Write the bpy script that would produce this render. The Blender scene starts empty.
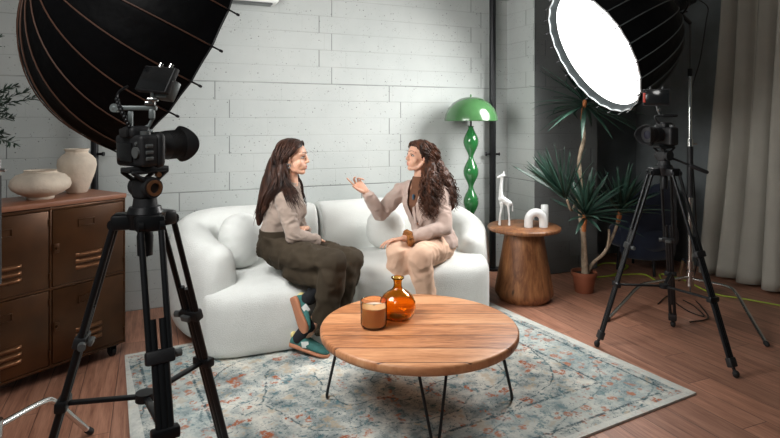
import bpy, bmesh, math, random
from mathutils import Vector, Matrix, noise
from math import sin, cos, pi, radians, sqrt

random.seed(7)
SC = bpy.context.scene
COL = SC.collection
A = radians(23.16); CA, SA = cos(A), sin(A)
FOC, HC, CX, CY = 561.0, 1.4, 390.0, 121.0

def CW(x, d, z=0.0):                       # right / forward / up of the camera's heading -> world
    return Vector((x*CA + d*SA, -x*SA + d*CA, z))
def K(px, py, d):
    return CW((px-CX)/FOC*d, d, HC - (py-CY)/FOC*d)
def FL(px, py, z=0.0):
    d = FOC*(HC-z)/(py-CY)
    return CW((px-CX)/FOC*d, d, z)

# ------------------------------------------------------------------ camera, world, exposure
cam = bpy.data.objects.new('camera', bpy.data.cameras.new('camera'))
COL.objects.link(cam)
cam.location = (0, 0, HC)
cam.rotation_euler = (radians(90), 0, -A)
cam.data.lens = 36*FOC/780; cam.data.sensor_width = 36
cam.data.shift_y = -98/780
cam.data.clip_start = 0.05
SC.camera = cam
vs = SC.view_settings
vs.view_transform = 'Standard'; vs.look = 'None'; vs.gamma = 1; vs.use_curve_mapping = False
vs.exposure = 0.12
W = bpy.data.worlds.new('world'); SC.world = W; W.use_nodes = True
W.node_tree.nodes['Background'].inputs[0].default_value = (0.62, 0.78, 0.80, 1)
W.node_tree.nodes['Background'].inputs[1].default_value = 0.05
KEY_R, KEY_L = 2.5, 2.5          # glow of the diffusers
POW_R, POW_L = 33.0, 24.0        # lamp power behind them, watts
SPR_R, SPR_L = 135.0, 145.0      # a deep parabolic box throws a narrow beam
def area_light(name, loc, to, size, power, col):
    d = bpy.data.lights.new(name, 'AREA'); d.shape = 'DISK'; d.size = size; d.energy = power; d.color = col
    o = bpy.data.objects.new(name, d); COL.objects.link(o); o.location = loc
    o.rotation_euler = (Vector(to)-Vector(loc)).to_track_quat('-Z', 'Y').to_euler()
    return o
# unseen fill light, added high on the left for frontal light on the vases
area_light('unseen_fill_light', (-0.9, 0.7, 2.9), (0.3, 3.6, 0.6), 1.1, 34, (1.0, 0.985, 0.96))

# ------------------------------------------------------------------ materials
class E_:
    def __init__(s, nt, sock): s.nt = nt; s.k = sock
    def op(s, o, b=None, c=None, clamp=False):
        n = s.nt.nodes.new('ShaderNodeMath'); n.operation = o; n.use_clamp = clamp
        for i, v in enumerate((s, b, c)):
            if v is None: continue
            if isinstance(v, E_): s.nt.links.new(v.k, n.inputs[i])
            else: n.inputs[i].default_value = v
        return E_(s.nt, n.outputs[0])
    def __add__(s, b): return s.op('ADD', b)
    def __sub__(s, b): return s.op('SUBTRACT', b)
    def __mul__(s, b): return s.op('MULTIPLY', b)
    def __truediv__(s, b): return s.op('DIVIDE', b)
    def lt(s, b): return s.op('LESS_THAN', b)
    def gt(s, b): return s.op('GREATER_THAN', b)
    def floor(s): return s.op('FLOOR')
    def mod(s, b): return s.op('FLOORED_MODULO', b)
    def abs(s): return s.op('ABSOLUTE')
    def mx(s, b): return s.op('MAXIMUM', b)
    def mn(s, b): return s.op('MINIMUM', b)
    def sat(s): return s.op('ADD', 0.0, clamp=True)
    def ramp(s, a, b):                     # 0 at a, 1 at b
        return s.op('SUBTRACT', a).op('DIVIDE', (b-a), clamp=True)

class Mat:
    def __init__(s, name):
        s.m = bpy.data.materials.new(name); s.m.use_nodes = True
        s.nt = s.m.node_tree; s.b = s.nt.nodes['Principled BSDF']
        s.tc = s.nt.nodes.new('ShaderNodeTexCoord')
        s.co = s.tc.outputs['Object']
    def xyz(s, sock=None):
        n = s.nt.nodes.new('ShaderNodeSeparateXYZ'); s.nt.links.new(sock or s.co, n.inputs[0])
        return [E_(s.nt, n.outputs[i]) for i in range(3)]
    def comb(s, *v):
        n = s.nt.nodes.new('ShaderNodeCombineXYZ')
        for i, q in enumerate(v):
            if isinstance(q, E_): s.nt.links.new(q.k, n.inputs[i])
            else: n.inputs[i].default_value = q
        return n.outputs[0]
    def map(s, scale, sock=None, rot=(0, 0, 0)):
        n = s.nt.nodes.new('ShaderNodeMapping'); s.nt.links.new(sock or s.co, n.inputs[0])
        n.inputs['Scale'].default_value = scale; n.inputs['Rotation'].default_value = rot
        return n.outputs[0]
    def noise(s, scale, detail=3, rough=0.5, sock=None, dist=0.0, color=False):
        n = s.nt.nodes.new('ShaderNodeTexNoise'); s.nt.links.new(sock or s.co, n.inputs['Vector'])
        n.inputs['Scale'].default_value = scale; n.inputs['Detail'].default_value = detail
        n.inputs['Roughness'].default_value = rough; n.inputs['Distortion'].default_value = dist
        return n.outputs['Color'] if color else E_(s.nt, n.outputs[0])
    def voro(s, scale, sock=None, feature='F1'):
        n = s.nt.nodes.new('ShaderNodeTexVoronoi'); s.nt.links.new(sock or s.co, n.inputs['Vector'])
        n.feature = feature; n.inputs['Scale'].default_value = scale
        return E_(s.nt, n.outputs['Distance'])
    def white(s, sock):
        n = s.nt.nodes.new('ShaderNodeTexWhiteNoise'); s.nt.links.new(sock, n.inputs['Vector'])
        return E_(s.nt, n.outputs['Value'])
    def mix(s, f, a, b, mode='MIX'):
        n = s.nt.nodes.new('ShaderNodeMix'); n.data_type = 'RGBA'; n.blend_type = mode
        if isinstance(f, E_): s.nt.links.new(f.k, n.inputs[0])
        else: n.inputs[0].default_value = f
        for i, v in ((6, a), (7, b)):
            if isinstance(v, (tuple, list)): n.inputs[i].default_value = (*v[:3], 1)
            else: s.nt.links.new(v, n.inputs[i])
        return n.outputs[2]
    def ramp(s, f, stops):
        n = s.nt.nodes.new('ShaderNodeValToRGB'); s.nt.links.new(f.k, n.inputs[0])
        cr = n.color_ramp
        while len(cr.elements) < len(stops): cr.elements.new(0.5)
        for e, (p, c) in zip(cr.elements, stops): e.position = p; e.color = (*c, 1)
        return n.outputs[0]
    def col(s, v):
        if isinstance(v, (tuple, list)): s.b.inputs['Base Color'].default_value = (*v[:3], 1)
        else: s.nt.links.new(v, s.b.inputs['Base Color'])
    def rough(s, v):
        if isinstance(v, E_): s.nt.links.new(v.k, s.b.inputs['Roughness'])
        else: s.b.inputs['Roughness'].default_value = v
    def bump(s, h, strength=0.5, dist=0.01):
        n = s.nt.nodes.new('ShaderNodeBump'); s.nt.links.new(h.k, n.inputs['Height'])
        n.inputs['Strength'].default_value = strength; n.inputs['Distance'].default_value = dist
        s.nt.links.new(n.outputs[0], s.b.inputs['Normal'])
    def set(s, **kw):
        for k, v in kw.items():
            s.b.inputs[k.replace('_', ' ')].default_value = v

def pbr(name, c, rough=0.6, metal=0.0, var=0.12, vs_=6.0, bs=None, bstr=0.3, bd=0.004, **kw):
    m = Mat(name)
    f = m.noise(vs_, 4)
    lo = tuple(x*(1-var) for x in c); hi = tuple(min(1, x*(1+var)) for x in c)
    m.col(m.mix(f.ramp(0.3, 0.7), lo, hi))
    m.rough(rough); m.b.inputs['Metallic'].default_value = metal
    if bs: m.bump(m.noise(bs, 3), bstr, bd)
    for k, v in kw.items(): m.b.inputs[k.replace('_', ' ')].default_value = v
    return m.m

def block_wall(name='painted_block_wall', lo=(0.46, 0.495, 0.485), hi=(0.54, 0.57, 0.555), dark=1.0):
    m = Mat(name)
    g = m.nt.nodes.new('ShaderNodeNewGeometry').outputs['Position']
    x, y, z = m.xyz(g)
    u = x + y*1.0
    # y is constant on the long wall, x on the pilaster sides: u runs along either
    u = u - 4.55
    panel = (z/0.855).floor(); row = (z/0.1425).floor()
    odd = row.mod(2.0)
    off = panel.mod(3.0)
    off = off.lt(0.5)*0.203 + (off.op('COMPARE', 1.0, 0.1))*0.463 + off.gt(1.5)*1.30
    sx = (u - off - (odd*-1.0 + 1.0)*0.11 + 1.475*20).mod(1.475)
    dv = sx.mn(sx*-1.0 + 1.475)
    seam = dv.ramp(0.0055, 0.002)
    b3 = (u - off*1.7 + row*0.19 + 40).mod(0.4917)
    faintv = b3.mn(b3*-1.0 + 0.4917).ramp(0.005, 0.001)
    zr = z.mod(0.1425); dh = zr.mn(zr*-1.0 + 0.1425).ramp(0.0045, 0.001)
    zp = z.mod(0.855); dp = zp.mn(zp*-1.0 + 0.855).ramp(0.0065, 0.002)
    n1 = m.noise(1.6, 5, 0.6, g); n2 = m.noise(14, 4, 0.6, g)
    patch = m.noise(2.3, 3, 0.5, g).ramp(0.38, 0.62)
    pit = m.voro(26, g).ramp(0.16, 0.08) * m.noise(5.5, 2, 0.5, g).ramp(0.46, 0.54)
    pit2 = m.voro(60, g).ramp(0.20, 0.10) * m.noise(9, 2, 0.5, g).ramp(0.50, 0.58)
    pit = pit.mx(pit2)
    line = seam.mx(dp * (patch*0.55+0.45)).mx(dh * (patch*0.35 + 0.16)).mx(faintv*patch*0.16)
    c = m.mix(n1.ramp(0.3, 0.7), lo, hi)
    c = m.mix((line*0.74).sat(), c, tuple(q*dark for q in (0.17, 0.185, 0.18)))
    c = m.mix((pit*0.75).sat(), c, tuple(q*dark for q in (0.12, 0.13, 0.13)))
    m.col(c); m.rough(0.75)
    h = (line*-1.0) + pit*-0.9 + n2*0.25 + m.noise(60, 3, 0.6, g)*0.12
    m.bump(h, 0.55, 0.006)
    return m.m

def floor_mat():
    m = Mat('wood_plank_floor')
    x, y, z = m.xyz()
    pw = 0.165
    i = (x/pw).floor()
    sh = m.white(m.comb(i, 3.0, 0.0))
    L = 1.25
    v = y/L + sh*7.0
    j = v.floor()
    r = m.white(m.comb(i, j, 1.0))
    ex = x.mod(pw); ex = ex.mn(ex*-1.0 + pw).ramp(0.0028, 0.0008)
    ey = v.mod(1.0); ey = ey.mn(ey*-1.0 + 1.0).ramp(0.0022, 0.0006)
    gap = ex.mx(ey)
    gv = m.comb(x*16.0 + r*30.0, y*1.1 + r*9.0, 0.0)
    g1 = m.noise(1.3, 6, 0.62, gv, 1.4)
    g2 = m.noise(5.0, 4, 0.6, m.comb(x*30.0, y*1.6 + r*5.0, 0.0))
    t = g1*0.65 + g2*0.35
    c = m.ramp(t, [(0.30, (0.15, 0.064, 0.040)), (0.44, (0.35, 0.162, 0.105)), (0.58, (0.50, 0.255, 0.170)), (0.74, (0.62, 0.35, 0.245))])
    tone = m.mix(r, (0.80, 0.80, 0.80), (1.10, 1.08, 1.06))
    c = m.mix(1.0, c, tone, 'MULTIPLY')
    c = m.mix(gap*0.75, c, (0.03, 0.016, 0.012))
    m.col(c); m.rough(g1*0.18 + 0.36)
    m.bump(gap*-1.0 + t*0.25, 0.35, 0.003)
    return m.m

def wood(name, cols, scale=(1, 12, 12), rough=0.45, planks=None, axis='x', knots=True):
    m = Mat(name)
    x, y, z = m.xyz()
    if planks:
        i = (y/planks + 50.0).floor()
        r = m.white(m.comb(i, 2.0, 5.0))
        e = (y/planks + 50.0).mod(1.0); e = e.mn(e*-1.0+1.0).ramp(0.03, 0.008)
        vec = m.comb(x*scale[0] + r*17.0, y*scale[1] + r*11.0, z*scale[2])
    else:
        r = None; vec = m.map(scale)
    g = m.noise(1.6, 6, 0.6, vec, 0.9); g2 = m.noise(7.0, 3, 0.6, vec)
    t = g*0.7 + g2*0.3
    if r: t = t + r*0.22 - 0.11
    c = m.ramp(t, [(0.28+0.16*k, q) for k, q in enumerate(cols)])
    if knots:
        kn = m.voro(1.0, m.map((3.1, 9.0, 3.1))).ramp(0.10, 0.03)
        c = m.mix(kn*0.8, c, tuple(q*0.35 for q in cols[0]))
    if r: e = e*z.gt(0.372); c = m.mix(e*0.85, c, tuple(q*0.16 for q in cols[0])); m.bump(e*-1.0 + t*0.2, 0.4, 0.003)
    else: m.bump(t, 0.15, 0.002)
    m.col(c); m.rough(rough)
    return m.m

def rug_mat(w, d):
    m = Mat('distressed_patterned_wool')
    x, y, z = m.xyz()
    # wobbled folded coordinates give a mirrored, hand knotted pattern
    fold = m.comb(x.abs(), y.abs(), 0.0)
    n = m.nt.nodes.new('ShaderNodeMix'); n.data_type = 'VECTOR'; n.inputs[0].default_value = 0.05
    m.nt.links.new(fold, n.inputs[4]); m.nt.links.new(m.noise(9.0, 3, 0.6, fold, color=True), n.inputs[5])
    vec = n.outputs[1]
    ca = m.noise(3.2, 2, 0.6); cb = m.noise(13, 5, 0.7); cc = m.noise(46, 4, 0.7)
    c = m.ramp(ca*0.45+cb*0.55, [(0.38, (0.17, 0.22, 0.225)), (0.46, (0.34, 0.38, 0.37)), (0.54, (0.54, 0.56, 0.52)), (0.66, (0.74, 0.72, 0.64))])
    f2 = m.noise(11.5, 4, 0.6, vec)
    c = m.mix(f2.ramp(0.40, 0.36)*0.5, c, (0.52, 0.38, 0.22))
    worn = (cb*0.35 + cc*0.65).ramp(0.58, 0.47)
    c = m.mix(f2.ramp(0.585, 0.62)*worn*0.95, c, (0.40, 0.105, 0.03))
    teal = (0.022, 0.075, 0.095)
    l2 = (f2 - 0.475).abs().ramp(0.013, 0.004)
    fx, fy, _ = m.xyz(vec)
    an = fy.op('ARCTAN2', fx)
    ring = (fx*fx + fy*fy*1.9).op('SQRT') + (an*8.0).op('SINE')*0.035
    rg = ((ring*3.6).mod(1.0) - 0.5).abs().ramp(0.030, 0.010)
    c = m.mix(l2.mx(rg)*worn*0.9, c, teal)
    f3 = m.noise(17, 2, 0.5, vec)
    c = m.mix(f3.ramp(0.60, 0.64)*worn*0.8, c, (0.05, 0.15, 0.18))
    e = (x.abs()*-1.0 + w/2).mn(y.abs()*-1.0 + d/2)
    bnd = e.gt(0.095)*e.lt(0.31)
    c = m.mix(bnd*0.28, c, (0.35, 0.46, 0.47))
    b2 = m.voro(13, vec).ramp(0.33, 0.27)
    c = m.mix(b2*bnd*worn*0.85, c, (0.46, 0.16, 0.07))
    st = (e - 0.09).abs().mn((e - 0.32).abs()).ramp(0.010, 0.005)
    c = m.mix(st*worn*0.85, c, teal)
    c = m.mix(e.lt(0.035)*0.7, c, (0.68, 0.69, 0.64))
    c = m.mix(cc.ramp(0.52, 0.75)*0.30, c, (0.74, 0.74, 0.70))
    m.col(c); m.rough(0.95)
    m.bump(cc, 0.4, 0.005)
    return m.m

M = {}
M['wall'] = block_wall()
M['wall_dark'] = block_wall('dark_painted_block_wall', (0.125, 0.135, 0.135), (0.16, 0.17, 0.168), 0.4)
M['smooth_wall'] = pbr('dark_grey_plaster', (0.16, 0.18, 0.185), 0.85, bs=40, bstr=0.15)
M['side_wall'] = pbr('grey_plaster', (0.30, 0.32, 0.32), 0.85, bs=40, bstr=0.15)
M['ceiling'] = pbr('ceiling_plaster', (0.45, 0.46, 0.45), 0.9, bs=30, bstr=0.1)
M['floor'] = floor_mat()
M['boucle'] = pbr('white_boucle', (0.70, 0.72, 0.695), 0.95, var=0.04, bs=170, bstr=0.5, bd=0.006, Sheen_Weight=0.2)
M['table_wood'] = wood('reclaimed_table_wood', [(0.25, 0.085, 0.030), (0.52, 0.215, 0.090), (0.68, 0.325, 0.155), (0.78, 0.43, 0.23)], (2.2, 16, 3), 0.42, planks=0.150)
M['walnut'] = wood('turned_walnut', [(0.045, 0.017, 0.008), (0.17, 0.066, 0.026), (0.32, 0.14, 0.056), (0.50, 0.26, 0.115)], (10, 10, 1.3), 0.38)
M['cab_top'] = wood('cabinet_top_wood', [(0.15, 0.055, 0.028), (0.24, 0.095, 0.050), (0.31, 0.130, 0.072), (0.36, 0.16, 0.095)], (2, 14, 3), 0.42, knots=False)
M['rust'] = pbr('bronzed_brown_steel', (0.075, 0.030, 0.010), 0.36, 0.5, var=0.35, vs_=4.5, bs=18, bstr=0.06)
M['rust_edge'] = pbr('worn_steel_edge', (0.27, 0.13, 0.065), 0.34, 0.8, var=0.3, vs_=20)
M['black'] = pbr('black_painted_metal', (0.012, 0.013, 0.015), 0.38, 0.3)
M['matte_black'] = pbr('matte_black_plastic', (0.016, 0.017, 0.019), 0.55, bs=160, bstr=0.15)
M['rubber'] = pbr('black_rubber', (0.012, 0.012, 0.013), 0.7)
M['grey_plastic'] = pbr('grey_plastic', (0.11, 0.12, 0.12), 0.4)
M['grey_metal'] = pbr('grey_anodised_metal', (0.20, 0.23, 0.23), 0.4, 0.3)
M['chrome'] = pbr('brushed_chrome', (0.66, 0.66, 0.65), 0.22, 1.0, var=0.05)
M['copper'] = pbr('copper_ring', (0.55, 0.26, 0.13), 0.35, 0.9)
M['rib'] = pbr('brown_rib_tape', (0.10, 0.045, 0.027), 0.6)
M['rib_grey'] = pbr('grey_rib_tape', (0.10, 0.115, 0.115), 0.5)
M['softbox'] = pbr('black_softbox_nylon', (0.0022, 0.0024, 0.003), 0.55, bs=9, bstr=0.35, bd=0.02, Specular_IOR_Level=0.12)
M['softbox_in'] = pbr('silver_softbox_lining', (0.32, 0.36, 0.37), 0.4, 0.3, bs=30, bstr=0.3)
M['lip'] = pbr('dark_lip_fabric', (0.035, 0.045, 0.047), 0.8)
M['piping'] = pbr('white_piping', (0.75, 0.76, 0.76), 0.6)
M['green'] = pbr('glossy_green_lacquer', (0.022, 0.155, 0.042), 0.16, var=0.1, Coat_Weight=0.6)
M['green_shade'] = pbr('glossy_leaf_green_lacquer', (0.055, 0.155, 0.055), 0.2, var=0.1, Coat_Weight=0.6)
M['white_glaze'] = pbr('white_glazed_ceramic', (0.82, 0.84, 0.83), 0.3, var=0.03)
M['stone_vase'] = pbr('speckled_cream_stoneware', (0.70, 0.60, 0.49), 0.8, var=0.16, vs_=9, bs=55, bstr=0.6, bd=0.005)
M['terracotta'] = pbr('terracotta_plastic', (0.27, 0.085, 0.042), 0.5)
M['soil'] = pbr('potting_soil', (0.035, 0.022, 0.015), 0.95, bs=60, bstr=1.0, bd=0.01)
M['bark'] = pbr('pale_plant_bark', (0.40, 0.31, 0.22), 0.8, var=0.35, vs_=22, bs=45, bstr=0.8, bd=0.006)
M['bark_orange'] = pbr('orange_stem', (0.50, 0.17, 0.055), 0.7, var=0.3, vs_=30, bs=60, bstr=0.6, bd=0.005)
M['leaf'] = pbr('dark_spiky_leaf', (0.022, 0.060, 0.042), 0.42, var=0.4, vs_=12)
M['leaf_b'] = pbr('dark_small_leaf', (0.018, 0.042, 0.026), 0.6, var=0.4, vs_=12)
M['skin'] = pbr('warm_skin', (0.62, 0.345, 0.235), 0.48, var=0.06, vs_=18, bs=140, bstr=0.06, Subsurface_Weight=0.08)
M['lips'] = pbr('rosy_lips', (0.48, 0.14, 0.12), 0.4)
M['eye_white'] = pbr('eye_white', (0.45, 0.42, 0.40), 0.25, var=0.02)
M['iris'] = pbr('dark_iris', (0.03, 0.016, 0.01), 0.15)
M['brow'] = pbr('dark_brow_hair', (0.03, 0.016, 0.011), 0.7)
def hair_mat(name, a, b):
    m = Mat(name); t = m.noise(34, 4, 0.6, m.map((1, 1, 0.22)))
    m.col(m.mix(t.ramp(0.35, 0.7), a, b)); m.rough(0.5); m.set(Specular_IOR_Level=0.22)
    return m.m
M['hair_dark'] = hair_mat('dark_brown_hair', (0.010, 0.006, 0.005), (0.060, 0.024, 0.014))
M['hair_curly'] = hair_mat('curly_brown_hair', (0.016, 0.007, 0.004), (0.105, 0.038, 0.018))
M['sweater'] = pbr('taupe_ribbed_knit', (0.27, 0.210, 0.172), 0.9, var=0.06, bs=150, bstr=0.35, Sheen_Weight=0.2)
M['olive'] = pbr('dark_olive_twill', (0.040, 0.030, 0.019), 0.85, var=0.15, bs=200, bstr=0.2, Specular_IOR_Level=0.2)
M['blazer'] = pbr('dusty_pink_beige_corduroy', (0.46, 0.345, 0.295), 0.9, var=0.05, bs=130, bstr=0.25, Sheen_Weight=0.25)
M['peach'] = pbr('peach_cotton', (0.64, 0.42, 0.30), 0.85, var=0.05, bs=160, bstr=0.2)
M['brown_knit'] = pbr('brown_turtleneck_knit', (0.145, 0.062, 0.032), 0.9, bs=90, bstr=0.4)
M['fur'] = pbr('rust_brown_fluff', (0.26, 0.095, 0.018), 0.95, var=0.4, vs_=60, bs=120, bstr=1.0, bd=0.01)
M['teal_suede'] = pbr('teal_suede', (0.045, 0.165, 0.150), 0.85, var=0.2, vs_=30, bs=150, bstr=0.3)
M['white_leather'] = pbr('white_leather', (0.72, 0.74, 0.70), 0.5, var=0.04)
M['yellow_patch'] = pbr('pale_yellow_leather', (0.72, 0.60, 0.25), 0.6)
M['gum'] = pbr('gum_rubber', (0.46, 0.19, 0.10), 0.6)
M['sock'] = pbr('black_sock', (0.010, 0.011, 0.014), 0.95)
M['navy'] = pbr('navy_velvet', (0.010, 0.018, 0.045), 0.8, Sheen_Weight=0.3)
M['curtain'] = pbr('greige_curtain_cloth', (0.40, 0.385, 0.335), 0.9, var=0.05, bs=120, bstr=0.2)
M['cable_y'] = pbr('yellow_green_cable', (0.42, 0.56, 0.05), 0.5)
M['cable_k'] = pbr('black_cable', (0.012, 0.012, 0.012), 0.5)
M['wax'] = pbr('cream_wax', (0.78, 0.68, 0.55), 0.5, Subsurface_Weight=0.2)
M['screen'] = pbr('black_glass_screen', (0.010, 0.011, 0.012), 0.12, var=0.02)
M['red'] = pbr('red_plastic', (0.55, 0.05, 0.03), 0.5)
M['blue'] = pbr('dark_blue_foam', (0.03, 0.08, 0.13), 0.8)
M['lens_glass'] = pbr('coated_lens_glass', (0.02, 0.02, 0.035), 0.05)
def glass(name, c, rough=0.02):
    m = Mat(name); m.col(m.mix(m.noise(5).ramp(0.3, 0.7), tuple(q*0.95 for q in c), c)); m.rough(rough)
    m.set(Transmission_Weight=1.0, IOR=1.45); return m.m
M['amber'] = glass('amber_glass', (0.94, 0.50, 0.07))
M['amber_light'] = glass('brown_tinted_glass', (0.90, 0.62, 0.38))
def emis(name, c, s):
    m = Mat(name); m.col((0.8, 0.8, 0.8)); m.b.inputs['Emission Color'].default_value = (*c, 1)
    m.b.inputs['Emission Strength'].default_value = s; return m.m
M['diff_r'] = emis('lit_diffuser_right', (1.0, 0.985, 0.97), KEY_R)
M['diff_l'] = emis('lit_diffuser_left', (1.0, 0.99, 0.98), KEY_L)

# ------------------------------------------------------------------ object helpers
def tag(o, label=None, cat=None, group=None, kind=None):
    if label: o['label'] = label
    if cat: o['category'] = cat
    if group: o['group'] = group
    if kind: o['kind'] = kind
    return o
def empty(name, loc, label, cat, group=None, rz=0.0):
    o = bpy.data.objects.new(name, None); COL.objects.link(o)
    o.empty_display_size = 0.1; o.location = loc; o.rotation_euler = (0, 0, rz)
    return tag(o, label, cat, group)
def root_matrix(o):
    m = Matrix.LocRotScale(o.location, o.rotation_euler, o.scale)
    return root_matrix(o.parent) @ m if o.parent else m
def mk(name, bm, mat, parent=None, smooth=True, world=True, angle=40):
    """link bm as one mesh object; bm is in world space when world=True, else in the parent's space"""
    me = bpy.data.meshes.new(name)
    bmesh.ops.recalc_face_normals(bm, faces=bm.faces)
    if parent is not None and world: bm.transform(root_matrix(parent).inverted())
    bm.to_mesh(me); bm.free()
    o = bpy.data.objects.new(name, me); COL.objects.link(o)
    mats = mat if isinstance(mat, (list, tuple)) else [mat]
    for q in mats: me.materials.append(M[q] if isinstance(q, str) else q)
    if parent is not None: o.parent = parent
    if smooth:
        me.polygons.foreach_set('use_smooth', [True]*len(me.polygons))
        if angle and hasattr(me, 'set_sharp_from_angle'): me.set_sharp_from_angle(angle=radians(angle))
    me.update()
    return o
def mk_at(name, bm, mat, origin, smooth=True, angle=40):
    """top-level mesh whose origin is put at the given point"""
    bm.transform(Matrix.Translation(-Vector(origin)))
    o = mk(name, bm, mat, None, smooth, angle=angle); o.location = origin
    return o
def B(): return bmesh.new()

def frame_z(d, up=Vector((0, 0, 1))):
    d = Vector(d).normalized()
    x = up.cross(d)
    if x.length < 1e-4: x = Vector((1, 0, 0))
    x.normalize(); y = d.cross(x)
    return Matrix((x, y, d)).transposed()
def box(bm, c, s, R=None, bev=0.0, seg=2, mi=0):
    r = bmesh.ops.create_cube(bm, size=1.0)
    vs_ = r['verts']
    for v in vs_: v.co = Vector((v.co.x*s[0], v.co.y*s[1], v.co.z*s[2]))
    if bev > 0:
        es = list({e for v in vs_ for e in v.link_edges})
        rr = bmesh.ops.bevel(bm, geom=es, offset=bev, segments=seg, affect='EDGES', profile=0.5)
        vs_ = list({v for f in rr['faces'] for v in f.verts} | {v for v in vs_ if v.is_valid})
        st = list(vs_); seen = set(vs_)
        while st:
            v = st.pop()
            for e in v.link_edges:
                w = e.other_vert(v)
                if w not in seen: seen.add(w); st.append(w)
        vs_ = list(seen)
    for v in vs_: v.co = (R @ v.co if R else v.co) + Vector(c)
    if mi:
        for f in {f for v in vs_ for f in v.link_faces}: f.material_index = mi
    return vs_
def rings(bm, secs, cap=True, closed=False):
    """secs: list of lists of points, one ring each"""
    rs = [[bm.verts.new(p) for p in s] for s in secs]
    n = len(rs[0])
    prs = list(zip(rs[:-1], rs[1:])) + ([(rs[-1], rs[0])] if closed else [])
    for a, b in prs:
        for i in range(n):
            bm.faces.new((a[i], a[(i+1) % n], b[(i+1) % n], b[i]))
    if cap and not closed:
        bm.faces.new(rs[0][::-1]); bm.faces.new(rs[-1])
    return rs
def solid(bm, th):
    bm.normal_update(); bmesh.ops.solidify(bm, geom=bm.faces[:], thickness=th)
def cyl(bm, p0, p1, r0, r1=None, n=16):
    r1 = r0 if r1 is None else r1
    p0 = Vector(p0); p1 = Vector(p1); R = frame_z(p1-p0)
    c = [R @ Vector((cos(2*pi*i/n), sin(2*pi*i/n), 0)) for i in range(n)]
    rings(bm, [[p0+q*r0 for q in c], [p1+q*r1 for q in c]])
def cap(bm, p0, p1, r0, r1=None, n=14, h=4):
    """tapered capsule"""
    r1 = r0 if r1 is None else r1
    p0 = Vector(p0); p1 = Vector(p1); d = p1-p0
    if d.length < 1e-5: d = Vector((0, 0, 1e-4))
    u = d.normalized(); R = frame_z(d)
    c = [R @ Vector((cos(2*pi*i/n), sin(2*pi*i/n), 0)) for i in range(n)]
    S = []
    for k in range(h+1):
        a = pi/2*(1-k/h)
        S.append([p0 - u*r0*sin(a) + q*max(r0*cos(a), 1e-4) for q in c])
    for k in range(h+1):
        a = pi/2*k/h
        S.append([p1 + u*r1*sin(a) + q*max(r1*cos(a), 1e-4) for q in c])
    rings(bm, S)
def chain(bm, pts, rs, n=14):
    for (a, ra), (b, rb) in zip(list(zip(pts, rs))[:-1], list(zip(pts, rs))[1:]): cap(bm, a, b, ra, rb, n)
def ell(bm, c, r, R=None, n=20, m=12, p=None):
    c = Vector(c); S = []
    def sp(v): return math.copysign(abs(v)**(2/p), v) if p else v
    for j in range(m+1):
        a = -pi/2 + pi*j/m; ca = max(cos(a), 0.004)
        ring = []
        for i in range(n):
            t = 2*pi*i/n
            v = Vector((r[0]*sp(ca*1.0)*sp(cos(t)), r[1]*sp(ca)*sp(sin(t)), r[2]*sp(sin(a))))
            ring.append(c + (R @ v if R else v))
        S.append(ring)
    rings(bm, S)
def lathe(bm, prof, c, n=40, axis=None, close=True):
    """prof: (radius, height) pairs from bottom to top"""
    c = Vector(c); R = frame_z(axis) if axis is not None else Matrix.Identity(3)
    S = [[c + R @ Vector((max(r, 1e-4)*cos(2*pi*i/n), max(r, 1e-4)*sin(2*pi*i/n), z)) for i in range(n)] for r, z in prof]
    rings(bm, S, cap=close)
def lathe_shell(bm, outer, inner, c, n=40, axis=None):
    """closed wall: outer profile bottom->top, inner profile top->bottom"""
    c = Vector(c); R = frame_z(axis) if axis is not None else Matrix.Identity(3)
    S = [[c + R @ Vector((max(r, 1e-4)*cos(2*pi*i/n), max(r, 1e-4)*sin(2*pi*i/n), z)) for i in range(n)] for r, z in outer+inner]
    rings(bm, S, cap=True)
def smooth_path(pts, k=6):
    pts = [Vector(p) for p in pts]
    P = [2*pts[0]-pts[1]] + pts + [2*pts[-1]-pts[-2]]
    out = []
    for i in range(1, len(P)-2):
        for j in range(k):
            t = j/k
            a, b, c, d = P[i-1], P[i], P[i+1], P[i+2]
            out.append(0.5*((2*b) + (c-a)*t + (2*a-5*b+4*c-d)*t*t + (3*b-3*c+d-a)*t**3))
    out.append(pts[-1]); return out
def tube(bm, pts, r, n=8, up=Vector((0, 0, 1)), flat=1.0):
    """sweep a circle of radius r (number or function of 0..1) along pts"""
    pts = [Vector(p) for p in pts]; N = len(pts); S = []
    x = None
    for i, p in enumerate(pts):
        d = (pts[min(i+1, N-1)] - pts[max(i-1, 0)]).normalized()
        if x is None:
            x = d.orthogonal().normalized() if abs(d.z) > 0.99 else up.cross(d).normalized()
        else:
            x = (x - d*x.dot(d)).normalized()
        y = d.cross(x)
        q = r(i/(N-1)) if callable(r) else r
        S.append([p + x*q*cos(2*pi*k/n) + y*q*flat*sin(2*pi*k/n) for k in range(n)])
    rings(bm, S)
def loft(bm, secs, n=28, p=2.0):
    """secs: (centre, X half-axis vector, Y half-axis vector)"""
    S = []
    for c, X, Y in secs:
        c, X, Y = Vector(c), Vector(X), Vector(Y)
        ring = []
        for i in range(n):
            t = 2*pi*i/n; a, b = cos(t), sin(t)
            a = math.copysign(abs(a)**(2/p), a); b = math.copysign(abs(b)**(2/p), b)
            ring.append(c + X*a + Y*b)
        S.append(ring)
    rings(bm, S)
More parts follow.
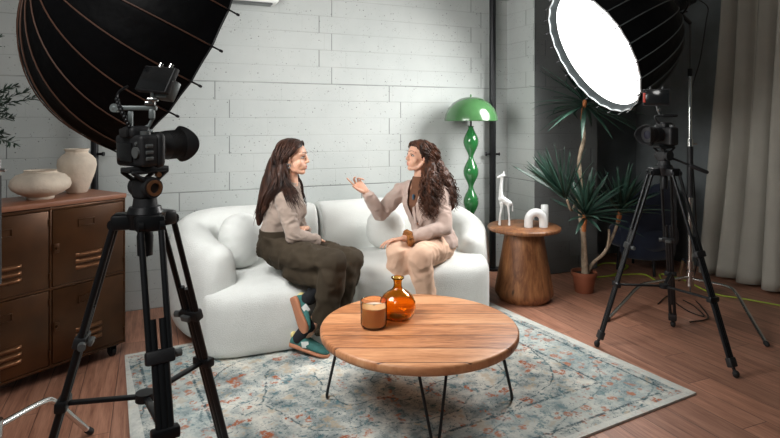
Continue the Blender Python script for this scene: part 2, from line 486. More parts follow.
def blob(name, bm, mat, parent, vox, it=6, fac=0.5, disp=None, top=None, sub=0, proj=None):
    """voxel-fuse the overlapping closed shapes of bm into one skin, relax it, displace it"""
    bmesh.ops.recalc_face_normals(bm, faces=bm.faces)
    me = bpy.data.meshes.new(name); bm.to_mesh(me); bm.free()
    t = bpy.data.objects.new('fuse', me); COL.objects.link(t)
    r = t.modifiers.new('r', 'REMESH'); r.mode = 'VOXEL'; r.voxel_size = vox; r.adaptivity = 0
    s = t.modifiers.new('s', 'SMOOTH'); s.factor = fac; s.iterations = it
    if sub:
        q = t.modifiers.new('u', 'SUBSURF'); q.levels = sub; q.render_levels = sub
    dg = bpy.context.evaluated_depsgraph_get()
    nm = bpy.data.meshes.new_from_object(t.evaluated_get(dg))
    bpy.data.objects.remove(t); bpy.data.meshes.remove(me)
    b2 = bmesh.new(); b2.from_mesh(nm); bpy.data.meshes.remove(nm)
    if disp:
        b2.normal_update()
        mv = [(v, v.normal*disp(v.co, v.normal)) for v in b2.verts]
        for v, d in mv: v.co += d
    if proj: proj(b2)
    for f in b2.faces: f.material_index = 0
    if top is not None: return mk_at(name, b2, mat, top, angle=None)
    return mk(name, b2, mat, parent, angle=None)
def struct(name, bm, mat, origin=None, smooth=False):
    o = mk(name, bm, mat, None, smooth) if origin is None else mk_at(name, bm, mat, origin, smooth)
    o['kind'] = 'structure'; return o

# ================================================================== THE ROOM
XL, XR, YB, YF, ZC = -2.7, 4.85, 4.55, -1.6, 3.1
b = B(); box(b, ((XL+XR)/2, (YB+YF)/2, -0.05), (XR-XL+0.3, YB-YF+0.3, 0.1)); struct('floor', b, 'floor')
b = B(); box(b, ((XL+XR)/2, (YB+YF)/2, ZC+0.05), (XR-XL+0.3, YB-YF+0.3, 0.1)); struct('ceiling', b, 'ceiling')
b = B(); box(b, ((XL+3.55)/2, YB+0.075, ZC/2), (3.55-XL, 0.15, ZC)); struct('wall_back', b, 'wall')
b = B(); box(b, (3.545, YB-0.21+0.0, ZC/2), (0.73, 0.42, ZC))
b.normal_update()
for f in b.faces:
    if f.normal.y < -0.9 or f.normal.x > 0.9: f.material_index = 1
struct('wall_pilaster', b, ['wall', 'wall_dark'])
b = B(); box(b, ((3.55+XR+0.15)/2, YB+0.075, ZC/2), (XR+0.15-3.55, 0.15, ZC)); struct('wall_recess', b, 'smooth_wall')
b = B(); box(b, (XL-0.075, (YB+YF)/2, ZC/2), (0.15, YB-YF, ZC)); struct('wall_left', b, 'side_wall')
b = B(); box(b, (XR+0.075, (YB+YF)/2, ZC/2), (0.15, YB-YF, ZC)); struct('wall_right', b, 'smooth_wall')
b = B(); box(b, ((3.91+XR)/2, YB-0.01, 0.05), (XR-3.91, 0.02, 0.1), bev=0.004); struct('baseboard_recess', b, 'smooth_wall')

# wall pipes
def pipe(x, y, r, label):
    t = empty('standing_pole', (x, y, 0), label, 'pole', 'black poles along the block wall')
    b = B(); cyl(b, (x, y, 0.02), (x, y, ZC-0.01), r, n=20); mk('pole', b, 'black', t)
    b = B(); cyl(b, (x, y, 0.0), (x, y, 0.02), r*2.1, n=24); mk('floor_flange', b, 'black', t)
    d = CW(1, 0)
    c = Vector((x, y, 1.4 - 33*sqrt(1)*((x*SA+y*CA))/FOC))
    b = B(); cyl(b, c-d*0.062, c+d*0.062, 0.010, n=12); cyl(b, c-d*0.070, c-d*0.056, 0.018, n=12); cyl(b, c+d*0.056, c+d*0.068, 0.015, n=12)
    mk('cross_bolt', b, 'black', t)
pipe(-0.362, 4.485, 0.025, 'black floor-to-ceiling pole at the block wall behind the brown metal cabinet')
pipe(2.965, 4.475, 0.031, 'black floor-to-ceiling pole at the block wall between green lamp and pilaster')

# wall unit whose lower edge peeps in at the top of the picture
t = empty('air_conditioner', (0.60, 4.55, 2.31), 'white box-like unit high on the block wall, cut by the top of the picture', 'air conditioner')
b = B(); box(b, (0.53, 4.45, 2.47), (0.80, 0.19, 0.30), bev=0.03, seg=3); mk('housing', b, 'white_glaze', t)
b = B(); box(b, (0.53, 4.43, 2.314), (0.70, 0.10, 0.012), bev=0.004); mk('air_flap', b, 'grey_plastic', t)

# ================================================================== CURTAIN
t = empty('curtain', (4.66, 2.6, 0), 'long greige pleated curtain hanging to the floor along the right wall', 'curtain')
b = B(); S = []
NY, NZ = 420, 40
for iz in range(NZ+1):
    z = 0.025 + (2.95-0.025)*iz/NZ
    row = []
    fl = 1 - z/2.95
    for iy in range(NY+1):
        s = iy/NY
        y0 = 3.50 + 0.10*fl**2 - 0.12*(1-fl)            # hem flares to the back, heading is gathered
        y = y0 + (1.2 - y0)*s
        ph = s*2.3/0.185*2*pi + 1.3*sin(s*9.0) + 0.55*sin(z*1.3 + s*23)*fl
        a = 0.052 + 0.020*sin(s*31) + 0.014*fl
        x = 4.665 - a*(sin(ph) + 0.22*sin(2*ph+0.8)) - 0.03*fl*sin(s*50+z)
        row.append(b.verts.new((x, y + 0.02*fl*cos(ph), z)))
    S.append(row)
for a_, c_ in zip(S[:-1], S[1:]):
    for i in range(NY): b.faces.new((a_[i], a_[i+1], c_[i+1], c_[i]))
solid(b, 0.003)
mk('curtain_panel', b, 'curtain', t, angle=None)
b = B(); cyl(b, (4.69, 3.58, 2.98), (4.69, 1.1, 2.98), 0.013); mk('curtain_rod', b, 'black', t)

# ================================================================== RUG
RA = radians(90) - radians(60.9)           # rug's long side against the camera's right
rx_ = Vector((cos(RA), sin(RA))); ry_ = Vector((-sin(RA), cos(RA)))
BL = Vector((-1.575, 3.33)); RW, RD = 2.52, 1.93
BR = BL + rx_*RW; FR = BR - ry_*RD; FLc = BL - ry_*RD + rx_*(-0.085)
cc = (BL+BR+FR+FLc)/4
ang = RA - A
rc = CW(cc.x, cc.y)
b = B(); n1, n2 = 40, 30
RI = Matrix.Rotation(-ang, 3, 'Z')
top = []
for j in range(n2+1):
    row = []
    for i in range(n1+1):
        s, u = i/n1, j/n2
        p = BL.lerp(BR, s).lerp(FLc.lerp(FR, s), u)
        w = RI @ (CW(p.x, p.y) - rc)
        w.z = 0.011
        row.append(b.verts.new(w))
    top.append(row)
for r0, r1 in zip(top[:-1], top[1:]):
    for i in range(n1): b.faces.new((r0[i], r0[i+1], r1[i+1], r1[i]))
solid(b, 0.010)
rug = mk('rug', b, rug_mat(RW, RD), None, angle=60)
rug.location = (rc.x, rc.y, 0.0); rug.rotation_euler = (0, 0, ang)
zmin = min(v.co.z for v in rug.data.vertices)
rug.location.z = 0.001 - zmin
RUGZ = 0.011
tag(rug, 'distressed oriental-style rug in pale blue, cream and rust under the coffee table', 'rug')

# ================================================================== SOFA
sofa = empty('sofa', (1.3, 3.9, 0), 'white boucle curved sofa with rounded arms that both women sit on', 'sofa')
def back_half(path, hs, ws, nm):
    b = B(); P = smooth_path([(x, y, 0) for x, y in path], 7)
    m = len(P); secs = []
    def lerpl(L, t):
        f = t*(len(L)-1); i = min(int(f), len(L)-2); return L[i]*(1-(f-i)) + L[i+1]*(f-i)
    for i, p in enumerate(P):
        d = (P[min(i+1, m-1)]-P[max(i-1, 0)]).normalized()
        x = Vector((-d.y, d.x, 0)); t = i/(m-1)
        h = lerpl(hs, t); w = lerpl(ws, t)
        secs.append((p, d, x, h, w))
    L = []
    p, d, x, h, w = secs[0]
    for k, sc in ((0.16, 0.30), (0.145, 0.62), (0.10, 0.86), (0.05, 0.96)):
        L.append((p - d*k + Vector((0, 0, 0.04+(h-0.04)/2)), x*w*sc, Vector((0, 0, (h-0.04)/2*(0.72+0.28*sc)))))
    for p, d, x, h, w in secs:
        L.append((p + Vector((0, 0, 0.04+(h-0.04)/2)), x*w, Vector((0, 0, (h-0.04)/2))))
    loft(b, L, 36, 2.7)
    def dsp(co, n):
        return 0.006*noise.noise(co*3.0) + 0.0016*noise.noise(co*60)
    return blob(nm, b, 'boucle', sofa, 0.017, 8, disp=dsp)
back_half([(0.35, 3.58), (0.275, 3.76), (0.255, 3.95), (0.35, 4.15), (0.58, 4.27), (0.88, 4.29), (1.185, 4.28)],
          [0.66, 0.72, 0.76, 0.775, 0.77, 0.765, 0.76], [0.13, 0.15, 0.155, 0.16, 0.165, 0.17, 0.17], 'backrest')
back_half([(2.265, 3.70), (2.36, 3.86), (2.36, 4.02), (2.25, 4.17), (2.04, 4.27), (1.62, 4.29), (1.20, 4.28)],
          [0.55, 0.62, 0.68, 0.73, 0.76, 0.77, 0.765], [0.12, 0.14, 0.15, 0.16, 0.165, 0.17, 0.17], 'backrest')
def seat(x0, x1, yf, yb, zt, roundl, roundr):
    b = B(); n = 22
    # plan outline as a loft along x; rounded front, tall pillow-like section
    L = []
    for i in range(n+1):
        s = i/n; x = x0 + (x1-x0)*s
        e = 0.0
        if roundl: e = max(e, 1 - s/0.24)
        if roundr: e = max(e, 1 - (1-s)/0.20)
        e = max(0, e)
        front = yf + 0.17*(1 - sqrt(max(0, 1-e*e)))
        c = Vector((x, (front+yb)/2, 0.012 + (zt-0.012)/2))
        ex = min(s, 1-s)*(x1-x0)
        k = 1.0 if ex > 0.035 else (0.93 + 0.07*sqrt(max(0, 1-((0.035-ex)/0.035)**2)))
        L.append((c, Vector((0, (yb-front)/2*k, 0)), Vector((0, 0, (zt-0.012)/2*k))))
    loft(b, L, 64, 5.0)
    L2 = [(c - Vector((0, 0, (zt-0.012)*0.24)), X*0.992, Vector((0, 0, (zt-0.012)*0.26))) for c, X, Y in L]
    loft(b, L2, 64, 11.0)
    def dsp(co, n_):
        return 0.008*noise.noise(co*2.6) + 0.0016*noise.noise(co*60)
    return blob('seat', b, 'boucle', sofa, 0.018, 7, disp=dsp)
seat(0.25, 1.183, 3.33, 4.22, 0.425, True, False)
seat(1.195, 2.30, 3.37, 4.22, 0.425, False, True)
for fx, fy in ((0.45, 3.6), (0.45, 4.2), (1.18, 3.6), (2.2, 3.65), (2.2, 4.2)):
    b = B(); cyl(b, (fx, fy, 0.0115 if fy < 3.62 else 0.0), (fx, fy, 0.05), 0.03, 0.035); mk('foot', b, 'black', sofa)

def pillow(c, r, rz, label, tilt=0.0):
    R = Matrix.Rotation(rz, 3, 'Z') @ Matrix.Rotation(tilt, 3, 'Y')
    b = B(); ell(b, c, r, R, 28, 18, 2.4)
    def dsp(co, n):
        l = R.inverted() @ (co - Vector(c)); a = math.atan2(l.z, l.y); q = sqrt((l.y/r[1])**2 + (l.z/r[2])**2)
        return 0.004*sin(a*16)*max(0, q-0.55) + 0.003*noise.noise(co*9)
    o = blob('throw_pillow', b, 'boucle', None, 0.012, 5, disp=dsp, top=Vector(c)-Vector((0, 0, r[2])))
    return tag(o, label, 'pillow', 'round white pillows on the sofa')
pillow((0.565, 3.86, 0.600), (0.115, 0.180, 0.180), radians(-42), 'round white boucle pillow between left sofa arm and woman in brown trousers', radians(-8))
pillow((1.665, 3.98, 0.575), (0.085, 0.15, 0.155), radians(75), 'round white pillow on the sofa behind the gesturing woman in the blazer')

# ================================================================== COFFEE TABLE
TC = CW(0.145, 2.82); TT = 0.38
t = empty('coffee_table', (TC.x, TC.y, 0), 'round coffee table of reclaimed orange-brown planks on black hairpin legs', 'coffee table', rz=-A)
b = B(); R_ = 0.493
lathe(b, [(0.0, -0.046), (R_-0.012, -0.046), (R_-0.003, -0.040), (R_, -0.030), (R_, -0.010), (R_-0.004, -0.003), (R_-0.012, 0.0), (0.0, 0.0)], (0, 0, TT), 96)
mk('tabletop', b, 'table_wood', t, world=False, angle=50)
for ax, ay in ((-0.425, -0.01), (0.425, -0.03), (0.045, -0.385), (0.0, 0.40)):
    b = B(); o_ = Vector((ax, ay, 0)).normalized(); q = Vector((-o_.y, o_.x, 0))
    base = Vector((ax, ay, 0)) + o_*0.035
    topc = Vector((ax, ay, TT-0.046)) - o_*0.03
    pts = [topc + q*0.068, base + q*0.017 + Vector((0, 0, 0.04)), base + q*0.009 + Vector((0, 0, 0.022)), base + Vector((0, 0, 0.0190)), base - q*0.009 + Vector((0, 0, 0.022)), base - q*0.017 + Vector((0, 0, 0.04)), topc - q*0.068]
    tube(b, pts, 0.0068, 10)
    box(b, topc - Vector((0, 0, 0.002)), (0.16, 0.05, 0.004), Matrix.Rotation(math.atan2(q.y, q.x), 3, 'Z'))
    mk('leg', b, 'black', t, world=False)
# amber bottle
p = CW(0.040, 2.905, TT)
b = B()
outer = [(0.0, 0.0), (0.045, 0.0), (0.066, 0.006), (0.081, 0.026), (0.0865, 0.055), (0.084, 0.085), (0.070, 0.115), (0.048, 0.135), (0.028, 0.147), (0.020, 0.160), (0.019, 0.180), (0.023, 0.193), (0.031, 0.201), (0.031, 0.206)]
inner = [(0.026, 0.204), (0.016, 0.190), (0.0155, 0.180), (0.016, 0.160), (0.025, 0.143), (0.045, 0.131), (0.066, 0.112), (0.080, 0.084), (0.0825, 0.055), (0.077, 0.028), (0.063, 0.011), (0.040, 0.006), (0.0, 0.006)]
outer = [(r*1.09, h*1.03) for r, h in outer]; inner = [(r*1.09, h*1.03) for r, h in inner]
lathe_shell(b, outer, inner, p, 48)
o = mk_at('glass_bottle', b, 'amber', p); tag(o, 'round-bellied amber glass bottle with short flared neck on the coffee table', 'bottle')
# candle
p = CW(-0.080, 2.78, TT)
t = empty('candle_glass', p, 'tinted brown tumbler with a cream wax candle on the coffee table', 'candle')
K_ = lambda L: [(r*1.10, h*1.04) for r, h in L]
b = B(); lathe_shell(b, K_([(0.0, 0.0), (0.046, 0.0), (0.056, 0.006), (0.060, 0.020), (0.0605, 0.126), (0.0600, 0.128)]), K_([(0.0575, 0.126), (0.0570, 0.022), (0.052, 0.010), (0.0, 0.009)]), p, 48); mk('tumbler', b, 'amber_light', t)
b = B(); lathe(b, K_([(0.0, 0.0105), (0.050, 0.0115), (0.0555, 0.024), (0.0560, 0.098), (0.0, 0.096)]), p, 40); mk('wax', b, 'wax', t)
b = B(); cyl(b, p+Vector((0, 0, 0.098)), p+Vector((0.002, 0, 0.112)), 0.0018, n=8); mk('wick', b, 'matte_black', t)

# ================================================================== SIDE TABLE + DECOR
SC_ = CW(1.055, 4.42)
t = empty('side_table', (SC_.x, SC_.y, 0), 'round walnut side table with tapered drum base between sofa and potted plant', 'side table')
b = B(); lathe(b, [(0.0, 0.540), (0.255, 0.540), (0.276, 0.546), (0.284, 0.558), (0.282, 0.570), (0.272, 0.577), (0.0, 0.577)], (SC_.x, SC_.y, 0), 72); mk('tabletop', b, 'walnut', t)
b = B(); lathe(b, [(0.0, 0.0), (0.185, 0.0), (0.197, 0.008), (0.226, 0.055), (0.224, 0.085), (0.200, 0.22), (0.172, 0.38), (0.146, 0.54), (0.0, 0.54)], (SC_.x, SC_.y, 0), 72); mk('drum_base', b, 'walnut', t)
# giraffe
def side_pt(px, py, zz=0.577): return FL(px, py, zz)
gp = side_pt(505, 225)
b = B(); r_ = CW(1, 0); u_ = Vector((0, 0, 1)); n_ = CW(0, 1)
def G(x, z, y=0): return gp + r_*x + u_*z + n_*y
for (x0, y0, x1) in ((-0.046, -0.018, -0.030), (-0.040, 0.022, -0.026), (0.030, -0.020, 0.022), (0.038, 0.020, 0.028)):
    chain(b, [G(x0, 0.010, y0), G(x0*0.95, 0.07, y0), G(x1, 0.135, y0*0.8), G(x1, 0.175, y0*0.5)], [0.0085, 0.006, 0.0085, 0.016])
    cap(b, G(x0, 0.006, y0), G(x0-0.004, 0.006, y0), 0.0095, 0.0085)
chain(b, [G(0.032, 0.172), G(0.0, 0.190), G(-0.028, 0.210)], [0.024, 0.026, 0.026])
chain(b, [G(-0.028, 0.205), G(-0.034, 0.26), G(-0.030, 0.33), G(-0.022, 0.385)], [0.023, 0.015, 0.011, 0.0115])
chain(b, [G(-0.018, 0.392), G(-0.038, 0.385), G(-0.056, 0.376)], [0.015, 0.011, 0.008])
for s in (-1, 1):
    chain(b, [G(-0.012, 0.398, 0.007*s), G(-0.009, 0.420, 0.009*s)], [0.004, 0.0045], 8)
    chain(b, [G(-0.010, 0.392, 0.012*s), G(0.006, 0.396, 0.026*s)], [0.006, 0.003], 8)
chain(b, [G(0.052, 0.18), G(0.060, 0.15), G(0.060, 0.11)], [0.005, 0.004, 0.005], 8)
o = blob('giraffe_figurine', b, 'white_glaze', None, 0.0032, 3, top=gp)
tag(o, 'tall white ceramic giraffe figurine standing on the walnut side table', 'figurine')
# arch vase
ap = side_pt(536, 227)
b = B()
def Q(x, z, y=0): return ap + r_*x + u_*z + n_*y
pts = [Q(-0.058, 0.0), Q(-0.058, 0.045)] + [Q(-0.058*cos(a), 0.050+0.062*sin(a)) for a in [pi*k/14 for k in range(1, 14)]] + [Q(0.058, 0.045), Q(0.058, 0.0)]
tube(b, pts, 0.033, 24)
o = mk_at('arch_vase', b, 'white_glaze', ap)
tag(o, 'white ceramic arch ornament on the walnut side table, right of the giraffe', 'ornament')
vp = ap + r_*0.086 + n_*0.070
b = B(); lathe_shell(b, [(0.0, 0.0), (0.026, 0.0), (0.029, 0.004), (0.029, 0.160), (0.027, 0.163)], [(0.022, 0.161), (0.022, 0.02), (0.0, 0.018)], vp, 32)
o = mk_at('cylinder_vase', b, 'white_glaze', vp)
tag(o, 'slim white ceramic tube vase behind the right foot of the arch ornament', 'vase')

# ================================================================== GREEN FLOOR LAMP
LP = Vector((2.615, 4.29, 0)); 
t = empty('floor_lamp', LP, 'glossy green floor lamp with mushroom shade and bulbous stem behind the sofa', 'floor lamp')
b = B(); z0 = 1.400
out = [(0.232, z0), (0.236, z0+0.006), (0.230, z0+0.050), (0.205, z0+0.110), (0.160, z0+0.162), (0.100, z0+0.197), (0.045, z0+0.212), (0.0, z0+0.216)]
inn = [(0.0, z0+0.207), (0.045, z0+0.204), (0.097, z0+0.189), (0.153, z0+0.155), (0.197, z0+0.105), (0.222, z0+0.048), (0.228, z0+0.004)]
S = [[LP + Vector((max(r, 1e-4)*cos(2*pi*i/56), max(r, 1e-4)*sin(2*pi*i/56), z)) for i in range(56)] for r, z in out+inn]
rings(b, S, closed=True); mk('lamp_shade', b, 'green_shade', t)
b = B(); lathe(b, [(0.007, z0+0.20), (0.010, z0+0.222), (0.006, z0+0.236), (0.0, z0+0.238)], LP, 16); mk('finial', b, 'green_shade', t)
prof = [(0.0, 0.0), (0.125, 0.0), (0.128, 0.012), (0.10, 0.022), (0.04, 0.03)]
zb = 0.055; sp = 0.2665
k = 0
z = 0.03
cs = [0.150, 0.4165, 0.683, 0.9495, 1.216]
for ci in cs:
    for a in range(-8, 9):
        f = a/8
        if ci + f*sp/2 < 0.04: continue
        w = 0.0215 + 0.0455*(0.5+0.5*cos(pi*min(1, abs(f)*1.04)))**0.72
        prof.append((w, ci + f*sp/2*0.999))
prof += [(0.030, 1.352), (0.024, 1.356), (0.0, 1.356)]
b = B(); lathe(b, prof, LP, 40); mk('stem', b, 'green', t)
b = B(); cyl(b, LP+Vector((0, 0, 1.35)), LP+Vector((0, 0, 1.60)), 0.008, n=12); cyl(b, LP+Vector((0, 0, 1.47)), LP+Vector((0, 0, 1.52)), 0.022, n=16); mk('neck_rod', b, 'black', t)

# ================================================================== METAL CABINET
CR = Vector((-1.59, 3.36)); dl = Vector((-0.54, -0.8415)); db = Vector((-0.8415, 0.54))
CW_, CD, CH = 1.28, 0.36, 0.969
cab_rz = math.atan2(-(dl.y*CA - dl.x*SA), -(dl.x*CA + dl.y*SA))
o3 = CW(CR.x, CR.y)
xl = CW(dl.x, dl.y) ; yb_ = CW(db.x, db.y)
# local frame: x runs to the right along the front, y into the cabinet, origin at front right floor corner
t = empty('metal_cabinet', o3, 'brown metal locker cabinet with wooden top and louvred doors at the left edge', 'cabinet', rz=math.atan2(-xl.y, -xl.x))
b = B(); box(b, (-CW_/2, CD/2, (0.078+CH-0.028)/2), (CW_, CD, CH-0.028-0.078), bev=0.006); mk('body', b, 'rust', t, world=False)
b = B(); box(b, (-CW_/2, CD/2-0.004, CH-0.014), (CW_+0.012, CD+0.02, 0.028), bev=0.005); mk('top', b, 'cab_top', t, world=False)
b = B()
for z in (0.087, 0.503, CH-0.04): box(b, (-CW_/2, -0.004, z), (CW_, 0.012, 0.014), bev=0.003)
for x in (-0.006, -0.4267, -0.8533, -CW_+0.006): box(b, (x, -0.004, 0.51), (0.012, 0.012, 0.86), bev=0.003)
mk('front_frame', b, 'rust', t, world=False)
for cx_ in (-0.2165, -0.640, -1.0635):
    for (z0, z1) in ((0.098, 0.494), (0.512, 0.920)):
        b = B(); w = 0.404; zc = (z0+z1)/2
        box(b, (cx_, -0.006, zc), (w, 0.016, z1-z0), bev=0.004)
        d = mk('door', b, 'rust', t, world=False)
        b = B()
        for k in range(3):
            b = B()
            zz = z0 + 0.110 - 0.035*k + 0.035
            S = []
            for i in range(13):
                s = i/12; x = cx_ - 0.005 + (-0.075 + 0.15*s)
                e = sqrt(max(0.02, 1-(2*s-1)**6))
                S.append([Vector((x, -0.013 - 0.016*e*max(0, sin(a)), zz + 0.012*cos(a))) for a in [pi*2*q/12 for q in range(12)]])
            rings(b, S)
            mk('louvre', b, 'rust_edge', d, world=False)
        b = B(); lz = z1 - 0.085
        for q in ((0, 0.018, 0.092, 0.005), (0, -0.018, 0.092, 0.005)): box(b, (cx_-0.02, -0.016, lz+q[1]), (q[2], 0.006, q[3]), bev=0.001)
        for sx in (-1, 1): box(b, (cx_-0.02+sx*0.0435, -0.016, lz), (0.005, 0.006, 0.04), bev=0.001)
        mk('card_holder', b, 'rust', d, world=False)
        b = B(); box(b, (cx_-w/2+0.018, -0.017, zc), (0.030, 0.008, 0.050), bev=0.003); cyl(b, (cx_-w/2+0.018, -0.021, zc), (cx_-w/2+0.018, -0.036, zc), 0.008, n=12)
        mk('latch', b, 'rust', d, world=False)
        b = B()
        for hz in (z0+0.06, z1-0.06):
            b = B(); cyl(b, (cx_+w/2+0.003, -0.016, hz-0.018), (cx_+w/2+0.003, -0.016, hz+0.018), 0.005, n=10); mk('hinge', b, 'rust', d, world=False)
for x, y in ((-0.05, 0.05), (-0.05, CD-0.05), (-CW_+0.05, 0.05), (-CW_+0.05, CD-0.05)):
    b = B(); box(b, (x, y, 0.070), (0.055, 0.055, 0.016), bev=0.003); cyl(b, (x-0.011, y, 0.027), (x+0.011, y, 0.027), 0.027, n=20)
    box(b, (x-0.017, y, 0.045), (0.004, 0.035, 0.045)); box(b, (x+0.017, y, 0.045), (0.004, 0.035, 0.045)); mk('caster', b, 'black', t, world=False)
def cabpt(s, d, z=CH): 
    q = CR + dl*s + db*d; return CW(q.x, q.y, z)
vp = cabpt(0.400, 0.152)
b = B()
lathe_shell(b, [(0.0, 0.0), (0.062, 0.0), (0.068, 0.006), (0.066, 0.016), (0.106, 0.032), (0.141, 0.058), (0.150, 0.082), (0.143, 0.108), (0.118, 0.134), (0.082, 0.146), (0.078, 0.156), (0.082, 0.160)],
            [(0.074, 0.158), (0.070, 0.148), (0.076, 0.140), (0.112, 0.126), (0.136, 0.104), (0.143, 0.082), (0.134, 0.060), (0.105, 0.040), (0.0, 0.024)], vp, 56)
o = mk_at('squat_vase', b, 'stone_vase', vp); tag(o, 'squat wide cream stoneware vase on top of the metal cabinet', 'vase', 'stoneware vases on the cabinet')
vp = cabpt(0.142, 0.262)
b = B()
lathe_shell(b, [(0.0, 0.0), (0.052, 0.0), (0.058, 0.008), (0.078, 0.060), (0.098, 0.120), (0.107, 0.165), (0.102, 0.200), (0.080, 0.226), (0.064, 0.236), (0.060, 0.246), (0.068, 0.258), (0.068, 0.264)],
            [(0.060, 0.263), (0.053, 0.246), (0.058, 0.234), (0.074, 0.220), (0.094, 0.196), (0.099, 0.165), (0.090, 0.120), (0.070, 0.060), (0.0, 0.012)], vp, 56)
o = mk_at('tall_vase', b, 'stone_vase', vp); tag(o, 'taller shouldered cream stoneware vase on the cabinet, behind the squat one', 'vase', 'stoneware vases on the cabinet')
# branches at the left border, standing in a vase just outside the picture
vp = cabpt(0.86, 0.18)
t = empty('branch_vase', vp, 'dark leafy branches reaching in from the left border above the cabinet', 'branches')
b = B(); lathe(b, [(0.0, 0.0), (0.05, 0.0), (0.07, 0.05), (0.075, 0.12), (0.04, 0.20), (0.03, 0.25), (0.034, 0.26), (0.0, 0.26)], vp, 32); mk('vase', b, 'matte_black', t)
bt, bl_ = B(), B()
def leaf(bm, p, d, L, w, nrm, seg=3, curl=0.0):
    d = d.normalized(); s = d.cross(nrm).normalized() if d.cross(nrm).length > 1e-3 else d.orthogonal().normalized(); n = s.cross(d)
    pr = None
    for i in range(seg+1):
        u = i/seg; ww = w*sin(pi*min(0.97, max(0.04, u*0.93+0.05)))**0.8
        c = p + d*L*u + n*(-curl*L*u*u)
        cur = (bm.verts.new(c - s*ww/2), bm.verts.new(c - n*ww*0.12), bm.verts.new(c + s*ww/2))
        if pr:
            bm.faces.new((pr[0], pr[1], cur[1], cur[0])); bm.faces.new((pr[1], pr[2], cur[2], cur[1]))
        pr = cur
random.seed(11)
mouth = vp + Vector((0, 0, 0.26))
for (px, py, d) in ((14, 86, 2.85), (26, 92, 2.9), (31, 98, 2.85), (12, 118, 2.8), (14, 143, 2.9), (6, 104, 2.75), (2, 133, 2.85), (-10, 80, 2.8), (-30, 70, 2.8), (-2, 38, 2.8), (4, 112, 2.9), (-20, 110, 2.7)):
    e = K(px, py, d); mid = mouth.lerp(e, 0.5) + Vector((0, 0, 0.07))
    P = smooth_path([mouth - Vector((0, 0, 0.05)), mid, e], 10)
    tube(bt, P, lambda u: 0.0035*(1-0.7*u), 6)
    for i, p in enumerate(P):
        if i < 5: continue
        for _ in range(4):
            dd = (P[min(i+1, len(P)-1)]-P[i-1]).normalized()*0.6 + Vector((random.uniform(-1, 1), random.uniform(-1, 1), random.uniform(-0.7, 1)))*0.7
            if py < 50 and i < len(P)-6: continue
            leaf(bl_, p + dd*0.004, dd, random.uniform(0.022, 0.045), 0.009, Vector((random.uniform(-1, 1), random.uniform(-1, 1), 1)))
mk('twigs', bt, 'leaf_b', t)
solid(bl_, 0.0006)
mk('leaves', bl_, 'leaf_b', t, angle=None)

# ================================================================== DRACAENA
PC = CW((584-CX)/FOC*4.60, 4.60)
t = empty('potted_dracaena', (PC.x, PC.y, 0), 'tall spiky dracaena with bare trunks in a small terracotta pot by the pilaster', 'plant')
b = B(); lathe_shell(b, [(0.0, 0.0), (0.068, 0.0), (0.072, 0.004), (0.092, 0.135), (0.102, 0.137), (0.104, 0.170), (0.102, 0.172)], [(0.094, 0.170), (0.088, 0.12), (0.0, 0.115)], PC, 40); mk('pot', b, 'terracotta', t)
b = B(); lathe(b, [(0.0, 0.118), (0.089, 0.119), (0.091, 0.145), (0.05, 0.152), (0.0, 0.150)], PC, 30); mk('soil', b, 'soil', t)
def PP(px, py, d=4.6): return K(px, py, d)
base = PC + Vector((0, 0, 0.14))
b = B()
tr1 = smooth_path([base + Vector((0.0, 0, 0)), PP(583, 235, 4.62), PP(580, 212, 4.62), PP(581, 185, 4.65), PP(579, 160, 4.72), PP(584, 138, 4.78), PP(583, 118, 4.82), PP(585, 100, 4.84)], 6)
tube(b, tr1, lambda u: 0.019 - 0.004*u + 0.002*sin(u*40), 12)
tr2 = smooth_path([base + Vector((0.01, -0.02, 0)), PP(585, 250, 4.52), PP(584, 231, 4.48), PP(585, 215, 4.45)], 6)
tube(b, tr2, lambda u: 0.017 - 0.002*u, 12)
tr3 = smooth_path([base + Vector((0.035, 0.0, 0)), PP(593, 263, 4.58), PP(604, 253, 4.58), PP(612, 238, 4.60), PP(618, 222, 4.62), PP(620, 212, 4.62)], 6)
tube(b, tr3, lambda u: 0.014 - 0.002*u, 12)
tr4 = smooth_path([PP(607, 249, 4.585), PP(609, 238, 4.58), PP(609, 229, 4.58)], 4); tube(b, tr4, 0.010, 10)
tr5 = smooth_path([PP(581, 190, 4.65), PP(575, 205, 4.6), PP(571, 210, 4.5), PP(567, 200, 4.45)], 6); tube(b, tr5, lambda u: 0.012-0.003*u, 10)
mk('trunk', b, 'bark', t)
b = B()
for P, c in ((tr1, 9), (tr2, 7), (tr3, 7)):
    tube(b, P[-c:], lambda u: 0.0185 + 0.002*sin(u*30), 12)
mk('stem_tip', b, 'bark_orange', t)
random.seed(5)
